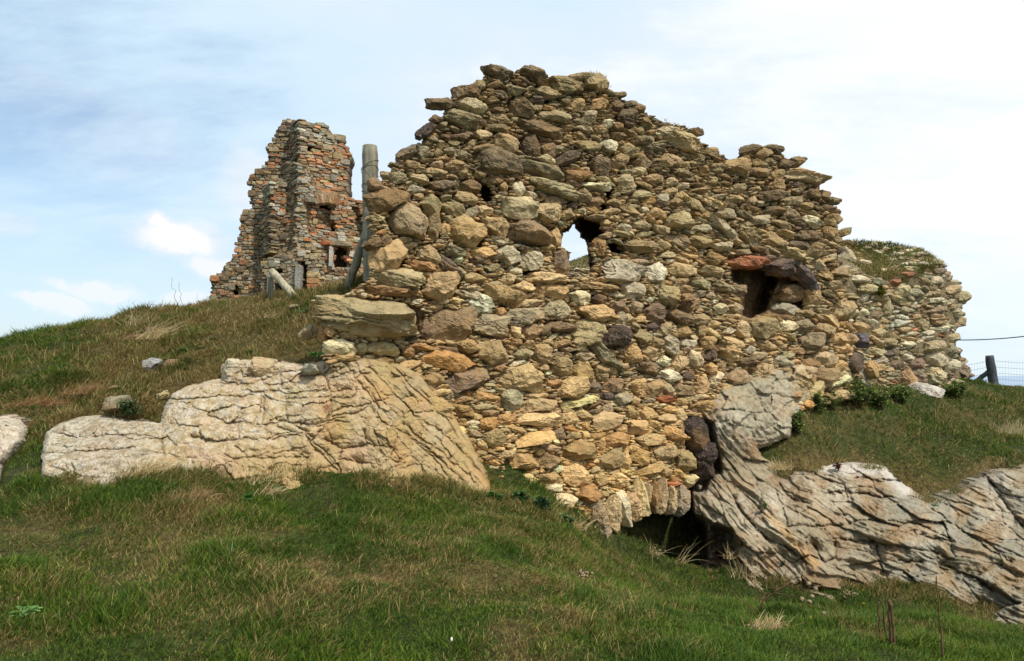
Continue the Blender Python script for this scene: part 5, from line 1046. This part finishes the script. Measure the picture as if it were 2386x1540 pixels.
def bush(u, v, w, h, label, green, n=650, Y=None, leaf=.028, flowers=0, name='shrub', red=0):
    g = ground_at(u, v) if Y is None else P(u, v, Y); k = g[1] / F; rng = np.random.default_rng(int(u * 7 + v)); A_, B_ = w * k / 2, h * k; sp = []; tips = []
    stems = []
    for s_ in range(max(6, n // 36)):
        a = rng.uniform(0, 2 * np.pi); rr = rng.uniform(0, .95); tip = g + np.array([math.cos(a) * A_ * rr, math.sin(a) * A_ * .7 * rr, B_ * rng.uniform(.55, 1.0) * math.sqrt(max(0.05, 1 - rr * rr * .8))])
        root = g + np.array([math.cos(a) * A_ * rr * .35, math.sin(a) * A_ * .3 * rr, -.02]); stems.append(tube(sweep(root, tip, 6, 0, .01, s_), np.linspace(.004, .0018, 6), 4)); tips.append(tip)
        m = n // max(6, n // 36)
        for q in range(m):
            t = rng.uniform(.25, 1.0); b = root + (tip - root) * t + rng.normal(0, .012, 3); aa = rng.uniform(0, 2 * np.pi); d = np.array([math.cos(aa), math.sin(aa), rng.uniform(-.2, 1.1)])
            L = leaf * rng.uniform(.7, 1.6); c = np.array(green, float) * rng.uniform(.6, 1.3); c[0] += rng.uniform(-6, 10); sp.append((b, d, L, L * .26, .15, c))
    r = empty(name, g, label, 'plant'); V, Fs, A = leafset(sp, rng); mesh('leaves', V, Fs, MAT_LEAF, r, attrs=A)
    V, Fs, A = cat_parts(stems); mesh('stems', V, Fs, MAT_DRY, r)
    for f in range(flowers):
        V, Fs, _ = flowerhead(tips[f % len(tips)] + np.array([0, 0, .012]), .016); mesh('flower', V, Fs, MAT_PETAL, r)
    return r
def flowerhead(c, r, n=9):
    Vs = [c]; Fc = []
    th = np.arange(n * 2) * np.pi / n; rad = np.where(np.arange(n * 2) % 2, r * .45, r)
    ring_ = c + np.stack([np.cos(th) * rad, -np.abs(np.sin(th)) * .15 * rad - .002, np.sin(th) * rad * .8], -1)
    V = np.concatenate([[c + np.array([0, -.006, .003])], ring_, [c + np.array([0, .004, -.006])]]); j = np.arange(n * 2); k = (j + 1) % (n * 2)
    return V, [np.concatenate([np.stack([0 * j, j + 1, k + 1], -1), np.stack([0 * j + n * 2 + 1, k + 1, j + 1], -1)])], {}
# broad-leaved weeds on the bank and the pale rock
rosette(735, 830, 46, 'bright green leafy weed on the pale rock under the layered slab', (72, 116, 52), 34, .8, Y=8.0)
rosette(587, 822, 32, 'small bright green rosette weed above the cream rock', (82, 124, 48), 26, .7)
rosette(438, 820, 44, 'grey green spreading thistle rosette on the dry bank', (104, 132, 86), 26, .45)
rosette(470, 812, 34, 'smaller grey green rosette right beside the spreading one on the bank', (100, 134, 84), 20, .45)
rosette(712, 728, 44, 'blue green thistle rosette near the crest below the leaning log', (96, 136, 84), 26, .5)
rosette(498, 790, 30, 'pale green rosette high on the dry bank', (112, 138, 86), 18, .5)
rosette(462, 838, 26, 'yellow green weed beside the lichened stone', (116, 140, 56), 18, .6)
rosette(1130, 1196, 30, 'grey green rosette in the lawn left of the wall foot', (118, 140, 96), 18, .5)
rosette(1072, 1262, 26, 'pale rosette weed in the middle of the lawn', (120, 142, 98), 16, .5)
rosette(790, 1345, 22, 'dark green low rosette in the lower lawn', (66, 104, 44), 16, .5)
rosette(2210, 1508, 34, 'grey leaved weed at the bottom right of the lawn', (130, 148, 112), 18, .5)
rosette(1778, 1052, 32, 'dark green tufted plant at the left end of the right bank', (62, 92, 48), 30, .9, Y=11.9)
rosette(2176, 1178, 22, 'small leafy plant under the lip of the right bank', (88, 112, 56), 20, .8, Y=11.2)
bush(302, 968, 70, 44, 'rounded dark green cushion plant on the lichened rock at left', (70, 94, 56), 1000, Y=8.0, leaf=.026)
bush(1212, 1172, 60, 26, 'dark green tufted plant at the wall foot, left one', (62, 98, 56), 700, leaf=.034)
bush(1262, 1192, 60, 34, 'dark blue green leafy clump at the wall foot, larger middle one', (58, 92, 56), 900, leaf=.036)
bush(1318, 1222, 50, 24, 'grey green leafy clump at the wall foot, right one', (88, 116, 74), 500, leaf=.03)
bush(1148, 1166, 60, 18, 'low green leafy mat where the pale rock meets the lawn', (66, 104, 46), 600, leaf=.028)
for (uu, vv, w, h, lb, fl) in [(2000, 945, 96, 48, 'large leafy green shrub under the low ruin', 3), (1958, 925, 60, 34, 'small leafy shrub left of the large one', 2), (2046, 952, 70, 38, 'leafy shrub with yellow flowers right of the large one', 5), (1935, 952, 54, 30, 'low shrub at the left of the shrubs on the right bank', 1),
                              (1900, 962, 56, 30, 'shrub at the edge of the grey rock with yellow flowers', 4), (1856, 1012, 44, 34, 'small round yellow-green shrub at the edge of the grey rock', 6), (2092, 938, 60, 26, 'low green shrub at the foot of the low ruin wall', 2), (2226, 925, 70, 28, 'flat green shrub at the right foot of the low ruin', 2)]:
    bush(uu, vv, w * 1.25, h * 1.5, lb, (116, 134, 74), int(w * 13), leaf=.055, flowers=fl)
bush(1852, 1312, 84, 40, 'yellow green leafy plant at the foot of the grey rock slope', (112, 122, 48), 700, leaf=.035, flowers=1)
bush(1815, 1328, 50, 24, 'low dark green plant in front of the grey rock foot', (66, 90, 50), 400, leaf=.03)
bush(2052, 690, 36, 26, 'yellow green plant growing on the face of the low ruin', (108, 116, 46), 420, Y=W2.y(2052, 690) - .15, leaf=.05, flowers=0)
bush(1952, 1092, 26, 14, 'small dark red plant on the crest of the grey rock', (92, 34, 36), 260, Y=11.4, leaf=.024)
bush(2350, 1100, 90, 26, 'low mixed green plants on the right edge of the bank', (88, 106, 50), 420, leaf=.03)
bush(1782, 1188 - 6, 22, 14, 'tiny green plant on the rock right of the arch', (88, 116, 60), 160, Y=10.25, leaf=.02)

def stalk(base, tip, r=.004, wob=.03, n=12, sd=0): return tube(sweep(base, tip, n, 0, wob, sd), np.linspace(r, r * .5, n), 5)
def ball(c, r, sd, level=2):
    Dv, Fc = ICO[level]; return c + Dv * r * (1 + .35 * vn(Dv * 4 + sd))[:, None], [Fc], {}
# four dark dead stems, each rooted separately, and the tall one
grp = 'dead dark stems in the lower right lawn'
for i, (ub, vb, ut, vt, lb) in enumerate([(2052, 1490, 2046, 1400, 'leftmost of the short dead stems'), (2066, 1486, 2056, 1404, 'thin bent dead stem between the short dark ones'), (2076, 1504, 2072, 1400, 'thickest broken dead stem of the short group'), (2084, 1506, 2078, 1404, 'right-hand short dead stem of the group')]):
    g = ground_at(ub, vb + 6, 3.5, 9); top_ = P(ut, vt, g[1]); V, Fs, A = tube(sweep(g, top_, 12, 0, .007, i), np.linspace(.009, .011 if i > 1 else .006, 12), 7, True, i, .3); o = mesh('dead_stem', V, Fs, MAT_DRY); tag(o, lb + ' in the lower right lawn', 'stem', grp)
g = ground_at(2196, 1536, 3.5, 9); V, Fs, A = cat_parts([tube(sweep(g - np.array([0, 0, .1]), P(2186, 1340, g[1]), 16, 0, .015, 3), np.linspace(.008, .004, 16), 6, True, 2, .3)] + [stalk(P(2188, 1400 + 10 * k, g[1]), P(2188 + (22 if k % 2 else -24), 1376 + 9 * k, g[1]), .003, .01, 6, k) for k in range(3)]); o = mesh('dead_stem', V, Fs, MAT_DRY); tag(o, 'tall thin dead stem rising above the lawn at the lower right', 'stem')
# dead thistle with seed heads
g = ground_at(1762, 1446, 3.5, 10); th = empty('thistle', g, 'dead branching thistle with pale seed heads bending right over the lawn', 'plant'); ps = []; heads = []
Yb = g[1]
main = [(1762, 1446), (1778, 1400), (1800, 1380), (1830, 1365), (1856, 1345)]
ps.append(tube(P(*np.array([(a, b, Yb) for a, b in main], float).T), np.linspace(.009, .005, 5), 5))
for (a, b, c, d) in [(1778, 1400, 1752, 1345), (1778, 1400, 1790, 1392), (1800, 1380, 1868, 1396), (1830, 1365, 1892, 1390), (1830, 1365, 1900, 1372), (1856, 1345, 1884, 1360), (1766, 1430, 1724, 1392), (1766, 1436, 1700, 1375), (1800, 1380, 1812, 1350), (1790, 1392, 1745, 1352)]:
    ps.append(stalk(P(a, b, Yb), P(c, d, Yb + rs.uniform(-.1, .1)), .0045, .02, 8, a)); heads.append((c, d))
V, Fs, A = cat_parts(ps); mesh('stem', V, Fs, MAT_DRY, th)
for c, d in heads[2:6] + [(1860, 1342), (1862, 1350), (1886, 1402), (1846, 1356), (1920, 1430)]:
    V, Fs, A = ball(P(c, d, Yb), .018, c); mesh('seed_head', V, Fs, MAT_SEED, th)
# tufts of dead straw
def straw(u, v, w, h, n, label, lean=.5, cols=((188, 166, 118), (160, 134, 88), (206, 188, 146)), Y=None, name='dry_grass_tuft', wd=.0032):
    g = ground_at(u, v) if Y is None else P(u, v, Y); k = g[1] / F; rng = np.random.default_rng(int(u * 3 + v)); m = 6
    b = g + np.stack([rng.normal(0, w * k * .18, n), rng.normal(0, w * k * .14, n), np.full(n, -.01)], -1); a = rng.uniform(0, 2 * np.pi, n); L = h * k * rng.uniform(.45, 1.15, n)
    el = rng.uniform(.5, 1.45, n); d = np.stack([np.cos(a) * np.cos(el) + lean, np.sin(a) * np.cos(el), np.sin(el)], -1); t = np.linspace(0, 1, m)
    cen = b[:, None] + d[:, None] * (L[:, None] * t)[..., None]; cen[..., 2] -= (L[:, None] * t ** 2.2) * rng.uniform(.1, .7, n)[:, None]
    side = np.cross(d, [0, 1.0, 0]); side /= np.linalg.norm(side, axis=1)[:, None]; ww = wd * (1 - t * .8)
    V = np.stack([cen - side[:, None] * ww[None, :, None], cen + side[:, None] * ww[None, :, None]], 2).reshape(-1, 3)
    base = (np.arange(n) * m * 2)[:, None] + (np.arange(m - 1) * 2)[None]; Qd = np.stack([base, base + 1, base + 3, base + 2], -1).reshape(-1, 4)
    c = lin(np.array(cols))[rng.integers(0, len(cols), n)]; cc = np.repeat(c, m * 2, 0)
    o = mesh(name, V, [Qd], MAT_GRASS, attrs={'col': cc}); return tag(o, label, 'grass tuft')
straw(1518, 1300, 30, 80, 26, 'dry straw tuft springing in front of the dark arch opening', .1, wd=.003)
straw(1585, 1312, 40, 70, 14, 'sparse long straws leaning across the dark arch', .6, wd=.0026)
straw(1660, 1330, 90, 60, 70, 'brown dry grass below the right side of the cave', .1)
straw(1730, 1344, 90, 76, 80, 'pale upright dead grass at the foot of the rock slope', .05, wd=.003)
straw(1700, 1300, 30, 50, 30, 'dry grass clump hanging at the brown cave side', .1, Y=9.95)
straw(352, 790, 110, 70, 170, 'pale straw tuft leaning right on the dry bank', .7)
straw(322, 760, 70, 70, 70, 'upright blond straw tuft near the skyline', .1)
straw(640, 742, 80, 34, 90, 'small dry tuft below the hill crest by the logs', .3)
straw(200, 920, 130, 50, 240, 'brown matted dry grass over the left rocks', .3, ((150, 116, 76), (126, 94, 58), (172, 140, 96)))
straw(95, 945, 150, 46, 260, 'reddish brown dead grass hanging over the leftmost rock', .2, ((142, 104, 66), (120, 86, 54), (164, 128, 86)))
straw(330, 1105, 120, 60, 260, 'arching pale dead grass in front of the lichened rock', .5)
straw(440, 1165, 120, 44, 240, 'matted brown dead tuft in the upper lawn', .1, ((150, 122, 80), (176, 148, 104), (120, 96, 60)))
straw(600, 1122, 110, 42, 160, 'fine dry tuft at the top edge of the lawn under the cream rock', .3)
straw(1790, 1470, 130, 50, 260, 'tangled straw mat at the foot of the thistle', .1)
straw(620, 1150, 60, 40, 60, 'blond bent straws beside the upper lawn weed', .6)
straw(2380, 1432, 160, 40, 240, 'reddish dry grass at the right edge below the rock', .1, ((172, 120, 86), (150, 104, 72), (190, 150, 110)))
straw(2300, 1130, 150, 46, 200, 'dull dry grass on the lip of the right bank', .0, ((150, 128, 84), (120, 100, 62), (170, 148, 104)))
straw(2350, 1010, 140, 50, 260, 'pale dry grass patch on the right bank', .3, ((176, 160, 116), (150, 134, 92), (196, 182, 140)))
straw(1340, 1235, 60, 50, 70, 'thin bleached grass against the wall foot', .3)
straw(1812, 1092, 60, 40, 150, 'dry grass filling the notch between the two grey rock masses', .0, Y=11.35)
straw(1890, 1092, 90, 30, 160, 'dry grass hanging over the top edge of the grey rock slope', .0, ((150, 128, 84), (120, 104, 62), (104, 112, 56)), Y=11.45)
straw(2150, 1166, 110, 40, 220, 'brown grass overhanging the dip in the top edge of the grey rock', .0, ((140, 116, 76), (116, 96, 60), (96, 104, 52)), Y=11.4)
straw(2240, 1150, 100, 40, 200, 'brown grass on the lip of the bank right of the dip in the grey rock', .0, ((140, 116, 76), (112, 96, 58), (96, 104, 52)), Y=11.6)
straw(2030, 1090, 110, 26, 160, 'short brown grass behind the white crest of the grey rock', .0, ((140, 120, 78), (110, 100, 56), (96, 108, 50)), Y=11.6)
# tall bents against the sky
for k, (a, b, c, d) in enumerate([(416, 716, 398, 642), (430, 714, 412, 650), (560, 708, 556, 655), (575, 706, 562, 668), (330, 728, 310, 702), (372, 722, 350, 708), (470, 712, 462, 690), (545, 712, 534, 676), (618, 700, 598, 660)]):
    V, Fs, A = stalk(P(a, b + 6, 12.3), P(c, d, 12.3), .004, .05, 10, k); o = mesh('grass_stem', V, Fs, MAT_DRY); tag(o, 'tall thin seeding grass stem bending left on the skyline', 'stem', 'tall grass stems on the left skyline')
# flowers in the lawn
for (a, b, lb) in [(2012, 1412, 'yellow flower highest in the right lawn'), (1888, 1445, 'orange yellow flower below the thistle'), (2010, 1380, 'small yellow flower near the rock foot'), (1848, 1320, 'orange flower by the leafy plant at the rock foot'), (2188, 1372, 'tiny yellow flower near the foot of the rock slope')]:
    g = ground_at(a, b, 3.5, 10.5); c = P(a, b - 6, g[1] - .02); r = empty('flower', g, lb, 'flower'); V, Fs, _ = flowerhead(c, .02 if b > 1400 else .016); mesh('petals', V, Fs, MAT_PETAL, r); V, Fs, A = stalk(g, c, .002, .005, 5); mesh('stem', V, Fs, MAT_LEAFS if False else MAT_DRY, r)
g = ground_at(1048, 1538, 3, 8); r = empty('flower', g, 'closed white bud on a thin stem at the bottom centre of the lawn', 'flower'); c = P(1052, 1490, g[1]); V, Fs, A = ball(c, .008, 4); V = c + (V - c) * np.array([.8, .8, 1.6]); mesh('bud', V, Fs, MAT_WHITEP, r); V, Fs, A = stalk(g, c, .0025, .01, 8); mesh('stem', V, Fs, MAT_DRY, r)
for (a, b, sz, lb) in [(1358, 1340, 30, 'brown dead dock seed cluster in the middle of the lawn'), (1980, 1385, 34, 'brown flat seed cluster in the right lawn'), (1530, 1290, 34, 'rusty seed cluster in front of the arch')]:
    g = ground_at(a, b + 10, 3.5, 10.5); r = empty('seed_cluster', g, lb, 'plant'); ps = []
    for k in range(26): ps.append(ball(P(a + rs.normal(0, sz * .28), b + rs.normal(0, sz * .16), g[1] + rs.normal(0, .04)), .008 + .004 * rs.random(), k, 1))
    V, Fs, A = cat_parts(ps); mesh('seed_head', V, Fs, MAT_SEED, r); V, Fs, A = stalk(g, P(a, b, g[1]), .003, .01, 6); mesh('stem', V, Fs, MAT_DRY, r)
g = ground_at(540, 1298, 3.5, 9); sp = [(g, np.array([.05, 0, 1.0]), 38 * g[1] / F, .011, .05, (120, 164, 112)), (g, np.array([-.6, -.2, .5]), 22 * g[1] / F, .010, .3, (128, 160, 120))]
V, Fs, A = leafset(sp, rs); o = mesh('leaf', V, Fs, MAT_LEAF, attrs=A); tag(o, 'single upright pale green blade-like leaf in the left lawn', 'leaf')
rosette(580, 1165, 40, 'dark green broad-leaved weed near the top of the lawn', (66, 118, 52), 20, .9, wl=.24)
rosette(640, 1145, 26, 'bright green upright dock leaves at the top of the lawn', (74, 134, 52), 8, 1.2, wl=.26)
rosette(60, 1430, 60, 'spreading pale green clover-like patch at the lower left', (104, 140, 76), 40, .5, wl=.26)
rosette(2110, 1500, 44, 'light green broad leaves between the dead stems', (98, 140, 62), 20, .7, wl=.22)

# loose stones and soil on the bank
def loose(u, v, w, h, col, label, name='stone', Y=None, mat=MAT_STONE, typ='r', up=.05, cat='stone', a=0):
    global seed; seed += 1
    g = ground_at(u, v + h * .4) if Y is None else P(u, v, Y); k = g[1] / F; hw, hh = w * k / 2, h * k / 2
    R = np.array([math.cos(a), 0, -math.sin(a)]); U = np.array([math.sin(a), 0, math.cos(a)])
    V, Fs, A = stone(4, g + np.array([0, .03, hh * up]), R, U, np.array([0, -1.0, 0]), hw, hh, hw * .8, typ, col, seed, .1); o = mesh(name, V, Fs, mat, attrs=A, smooth_=False); return tag(o, label, cat)
loose(350, 850, 44, 30, (164, 168, 168), 'small grey white stone with dark spots half buried in the dry bank', Y=9.3)
loose(410, 850, 66, 24, (138, 114, 94), 'reddish brown flat stone beside the grey white one on the bank', Y=9.45)
loose(320, 782, 50, 24, (128, 96, 68), 'rusty red clay block near the skyline', 'clod', cat='soil')
loose(352, 764, 34, 16, (128, 98, 70), 'smaller rusty clod above the clay block', 'clod', cat='soil')
loose(200, 902, 40, 12, (132, 104, 76), 'reddish soil patch on the lower bank', 'clod', cat='soil')
loose(275, 900, 44, 12, (132, 108, 84), 'pinkish soil patch right of the other on the lower bank', 'clod', cat='soil')
loose(262, 942, 64, 40, (150, 138, 112), 'grey brown block next to the dark cushion plant', Y=8.1, typ='b')
loose(375, 923, 30, 20, (176, 166, 122), 'small pale stone left of the bedding ledge', Y=8.4, typ='b', a=-.4)
loose(715, 774, 46, 32, (178, 158, 120), 'angular tan stone just left of the huge slab', Y=8.35, typ='b', a=-.3)
loose(752, 778, 34, 44, (176, 134, 84), 'ochre upright stone wedged between tan stone and huge slab', Y=8.2, typ='b')
loose(690, 717, 46, 18, (160, 146, 112), 'flat stone lying in the grass below the wall end', Y=10.4)
loose(724, 716, 30, 12, (150, 140, 116), 'tiny flat stone right of the other in the crest grass', Y=10.3)
loose(540, 860, 46, 44, (206, 192, 160), 'left pale block standing on the ledge of the cream rock', 'rock_block', Y=8.3, typ='b', cat='rock')
loose(605, 856, 76, 46, (204, 184, 146), 'larger pale block right of the left one on the rock ledge', 'rock_block', Y=8.3, typ='b', cat='rock')
loose(720, 862, 44, 28, (176, 170, 140), 'lichened round rock knob under the weed', 'rock_block', Y=8.15, typ='r', cat='rock')
loose(2158, 914, 90, 42, (206, 196, 180), 'pale pinkish rock slab at the foot of the low ruin', 'rock_block', Y=15.2, typ='r', cat='rock')

# ------------------------------------------------------------------ grass: many small blades on the soil
def blades(name, X, Y_, Z, L, Wd, dry, label, parent=None, nrm=None, lean=None, kind='stuff', seedn=1):
    n = len(X); rng = np.random.default_rng(seedn); m = 3
    p = np.stack([X, Y_, np.zeros_like(X)], -1)
    a = rng.uniform(0, 2 * np.pi, n); comb = fbm(p * .8 + 8, 2, 201) * 3.5
    lay = np.clip(.45 + .5 * fbm(p * 1.7 + 2, 2, 202) + .25 * rng.normal(size=n) + .25 * dry, .05, 1.4)
    d = np.stack([np.cos(a) * .5 + np.cos(comb) * .55 * lay, np.sin(a) * .5 + np.sin(comb) * .3 * lay - .12, np.ones(n) * (1.15 - .45 * lay)], -1); d /= np.linalg.norm(d, axis=1)[:, None]
    t = np.array([0, .5, 1.0]); b = np.stack([X, Y_, Z - .012], -1)
    cen = b[:, None] + d[:, None] * (L[:, None] * t)[..., None]; cen[..., 2] -= L[:, None] * t ** 2 * (.25 + .3 * lay)[:, None]
    cen[..., 0] += (L[:, None] * t ** 2) * (np.cos(comb) * .25 * lay)[:, None]
    fa = rng.uniform(-.9, .9, n); side = np.stack([np.cos(fa), np.sin(fa), 0 * fa], -1)
    w = Wd[:, None] * np.array([1.0, .8])[None]
    l = cen[:, :2] - side[:, None] * w[..., None]; r = cen[:, :2] + side[:, None] * w[..., None]
    V = np.stack([l[:, 0], r[:, 0], l[:, 1], r[:, 1], cen[:, 2]], 1).reshape(-1, 3)
    o5 = np.arange(n) * 5; Qd = np.stack([o5, o5 + 1, o5 + 3, o5 + 2], -1); Tr = np.stack([o5 + 2, o5 + 3, o5 + 4], -1)
    G1, G2, G3 = lin((78, 102, 28)), lin((108, 122, 38)), lin((44, 72, 20)); D1, D2, D3 = lin((160, 140, 90)), lin((132, 112, 64)), lin((104, 86, 48))
    k = rng.random(n)[:, None]; hue = np.clip(.5 + 1.2 * fbm(p * 1.3 + 40, 3, 203), 0, 1)[:, None]
    g = np.where(k < .5, G1, np.where(k < .8, G2, G3)); g = g * (1 - .5 * (1 - hue)) + G3 * .5 * (1 - hue)
    k2 = rng.random(n)[:, None]; dc = np.where(k2 < .4, D1, np.where(k2 < .8, D2, D3))
    isd = (rng.random(n) < dry)[:, None]; c = np.where(isd, dc, g) * rng.uniform(.75, 1.25, n)[:, None]
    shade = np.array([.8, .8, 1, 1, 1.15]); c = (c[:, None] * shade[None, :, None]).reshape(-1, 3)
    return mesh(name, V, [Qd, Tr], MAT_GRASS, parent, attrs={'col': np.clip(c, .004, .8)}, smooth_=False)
def scatter(n, x0, x1, y0, y1, sd):
    rng = np.random.default_rng(sd); x = rng.uniform(x0, x1, n); y = rng.uniform(y0, y1, n); z = np.empty(n)
    # height read from the terrain grid (bilinear)
    j = np.clip(np.searchsorted(gx, x) - 1, 0, len(gx) - 2); i = np.clip(np.searchsorted(gy, y) - 1, 0, len(gy) - 2)
    tx = (x - gx[j]) / (gx[j + 1] - gx[j]); ty = (y - gy[i]) / (gy[i + 1] - gy[i])
    z = (GZ[i, j] * (1 - tx) + GZ[i, j + 1] * tx) * (1 - ty) + (GZ[i + 1, j] * (1 - tx) + GZ[i + 1, j + 1] * tx) * ty
    u, v, d = proj(np.stack([x, y, z], -1)); ok = (u > -220) & (u < 2600) & (v < 1720)
    for poly, ya, yb in ((POLY_RLD, 7.0, 8.7), (POLY_RRD, 10.05, 13.6), (POLY_RS, 7.0, 8.0)):
        inn = inpoly(u, v, poly) & (y > ya) & (y < yb); ok &= ~(inn & (dseg(u, v, poly, True) > 14))
    # nothing grows under the masonry
    wx = -1.6 + W1.k * (y - 8.4); ok &= ~((x > wx - 1.9) & (x < wx - .0) & (x > -1.2) & (x < 6.3) & (y > 8.9))
    return x[ok], y[ok], z[ok], u[ok], v[ok]
def sow(n, box, sd, Ls, Ws):
    x, y, z, u, v = scatter(n, *box, sd); dr = dryness(x, y, z); p = np.stack([x, y, 0 * x], -1); rng = np.random.default_rng(sd + 1)
    tuft = np.clip(.75 + 1.1 * fbm(p * 2.2, 3, 204), .45, 1.8); bare = fbm(p * 1.6 + 77, 3, 205)
    keep = rng.random(len(x)) < np.clip(1.2 - 1.5 * np.clip(bare - .2, 0, 1) * (dr > .5) * np.where(y > 8.2, 5, 2), np.where(y > 8.2, .2, .6), 1)
    x, y, z, dr, tuft, v = x[keep], y[keep], z[keep], dr[keep], tuft[keep], v[keep]
    L = Ls * tuft * rng.uniform(.5, 1.4, len(x)) * (1 + .5 * (rng.random(len(x)) < .03)); return x, y, z, L, Ws * rng.uniform(.6, 1.3, len(x)), dr
NB = 1.0
sets = [sow(int(620000 * NB), (-4.6, 5.6, 2.7, 7.4), 301, .115, .0026), sow(int(260000 * NB), (-6.3, 8.2, 7.2, 10.8), 302, .12, .0036), sow(int(160000 * NB), (-9.5, 1.0, 8.0, 13.5), 303, .16, .0042), sow(int(130000 * NB), (3.2, 14.0, 10.5, 20.0), 304, .13, .0062)]
def tussocks(nc, box, sd, Lr, pred, per=55, rad=.05, wd=.0026, dr=.75):
    """denser long-bladed clumps standing out of the turf"""
    x, y, z, u, v = scatter(nc, *box, sd); k = pred(u, v, x, y); x, y = x[k], y[k]; rng = np.random.default_rng(sd + 5); n = len(x)
    s_ = rng.uniform(.6, 1.5, n); X = (x[:, None] + rng.normal(0, rad, (n, per)) * s_[:, None]).ravel(); Y = (y[:, None] + rng.normal(0, rad, (n, per)) * s_[:, None]).ravel(); L = (Lr * s_[:, None] * rng.uniform(.4, 1.2, (n, per))).ravel()
    D = np.repeat(np.clip(dr + rng.normal(0, .25, n), 0, 1), per); return X, Y, terr(X, Y), L, np.full(len(X), wd) * rng.uniform(.6, 1.2, len(X)), D
base_line = [(1770, 1345), (1950, 1350), (2200, 1385), (2386, 1425), (2500, 1450)]
sets += [tussocks(420, (-8, .2, 8.2, 12.6), 311, .20, lambda u, v, x, y: v < 1060, 60, .07, .0036, .8), tussocks(260, (-4.6, 5.6, 3.2, 8.5), 312, .15, lambda u, v, x, y: v > 1080, 70, .05, .0024, .45),
         tussocks(1500, (-5, 1.5, 6.6, 8.9), 313, .17, lambda u, v, x, y: dseg(u, v, [(90, 1120), (300, 1096), (500, 1092), (900, 1118), (1150, 1158), (1290, 1195)]) < 22, 60, .05, .003, .6),
         tussocks(1500, (2.4, 8, 8.8, 10.6), 314, .17, lambda u, v, x, y: dseg(u, v, base_line) < 18, 50, .06, .0034, .75), tussocks(900, (-7, 0, 7.8, 9.4), 316, .16, lambda u, v, x, y: (dseg(u, v, POLY_RL[1:14]) < 16) & ~inpoly(u, v, POLY_RL), 50, .05, .003, .8), tussocks(260, (3.6, 11, 11, 16), 315, .20, lambda u, v, x, y: v < 1170, 45, .08, .005, .6)]
X, Y_, Z, L, Wd, dr = [np.concatenate(k) for k in zip(*sets)]
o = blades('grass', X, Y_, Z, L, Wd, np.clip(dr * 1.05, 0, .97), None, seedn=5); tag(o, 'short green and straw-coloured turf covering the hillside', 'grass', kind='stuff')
print('blades', len(X))
# grass on the tops of the two turf-capped ruins
def cap(W, poly, n, parent, Ls, Ws, sd, dry=.35):
    rng = np.random.default_rng(sd); us = [q[0] for q in poly]; vs = [q[1] for q in poly]; u = rng.uniform(min(us), max(us), n); v = rng.uniform(min(vs), max(vs), n); k = inpoly(u, v, poly); u, v = u[k], v[k]
    Yc = np.array([W.y(a, b) for a, b in zip(u, v)]); p = P(u, v, Yc); q = p * 1.0; dd = np.clip(dry + .6 * fbm(q * .8, 3, 206), 0, 1)
    blades('turf', p[:, 0], p[:, 1], p[:, 2], Ls * rng.uniform(.5, 1.3, len(u)), np.full(len(u), Ws), dd, None, parent, seedn=sd)['kind'] = 'stuff'
cap(W2, TOP2, 17000, wall2, .15, .006, 401, .55)
cap(W2, [(1960, 590), (2210, 620), (2230, 720), (2180, 800), (2000, 760), (1965, 650)], 2600, wall2, .10, .006, 402, .55)
cap(W3, [(1270, 640), (1330, 606), (1400, 584), (1500, 574), (1500, 612), (1400, 622), (1330, 630), (1280, 650)], 6000, wall3, .07, .006, 403, .5)
cap(W1, [(1360, 172), (1385, 168), (1412, 180), (1422, 205), (1380, 190)], 500, wall1, .09, .004, 404, .6)
cap(W1, [(1540, 275), (1620, 300), (1640, 330), (1560, 300)], 300, wall1, .07, .004, 405, .6)
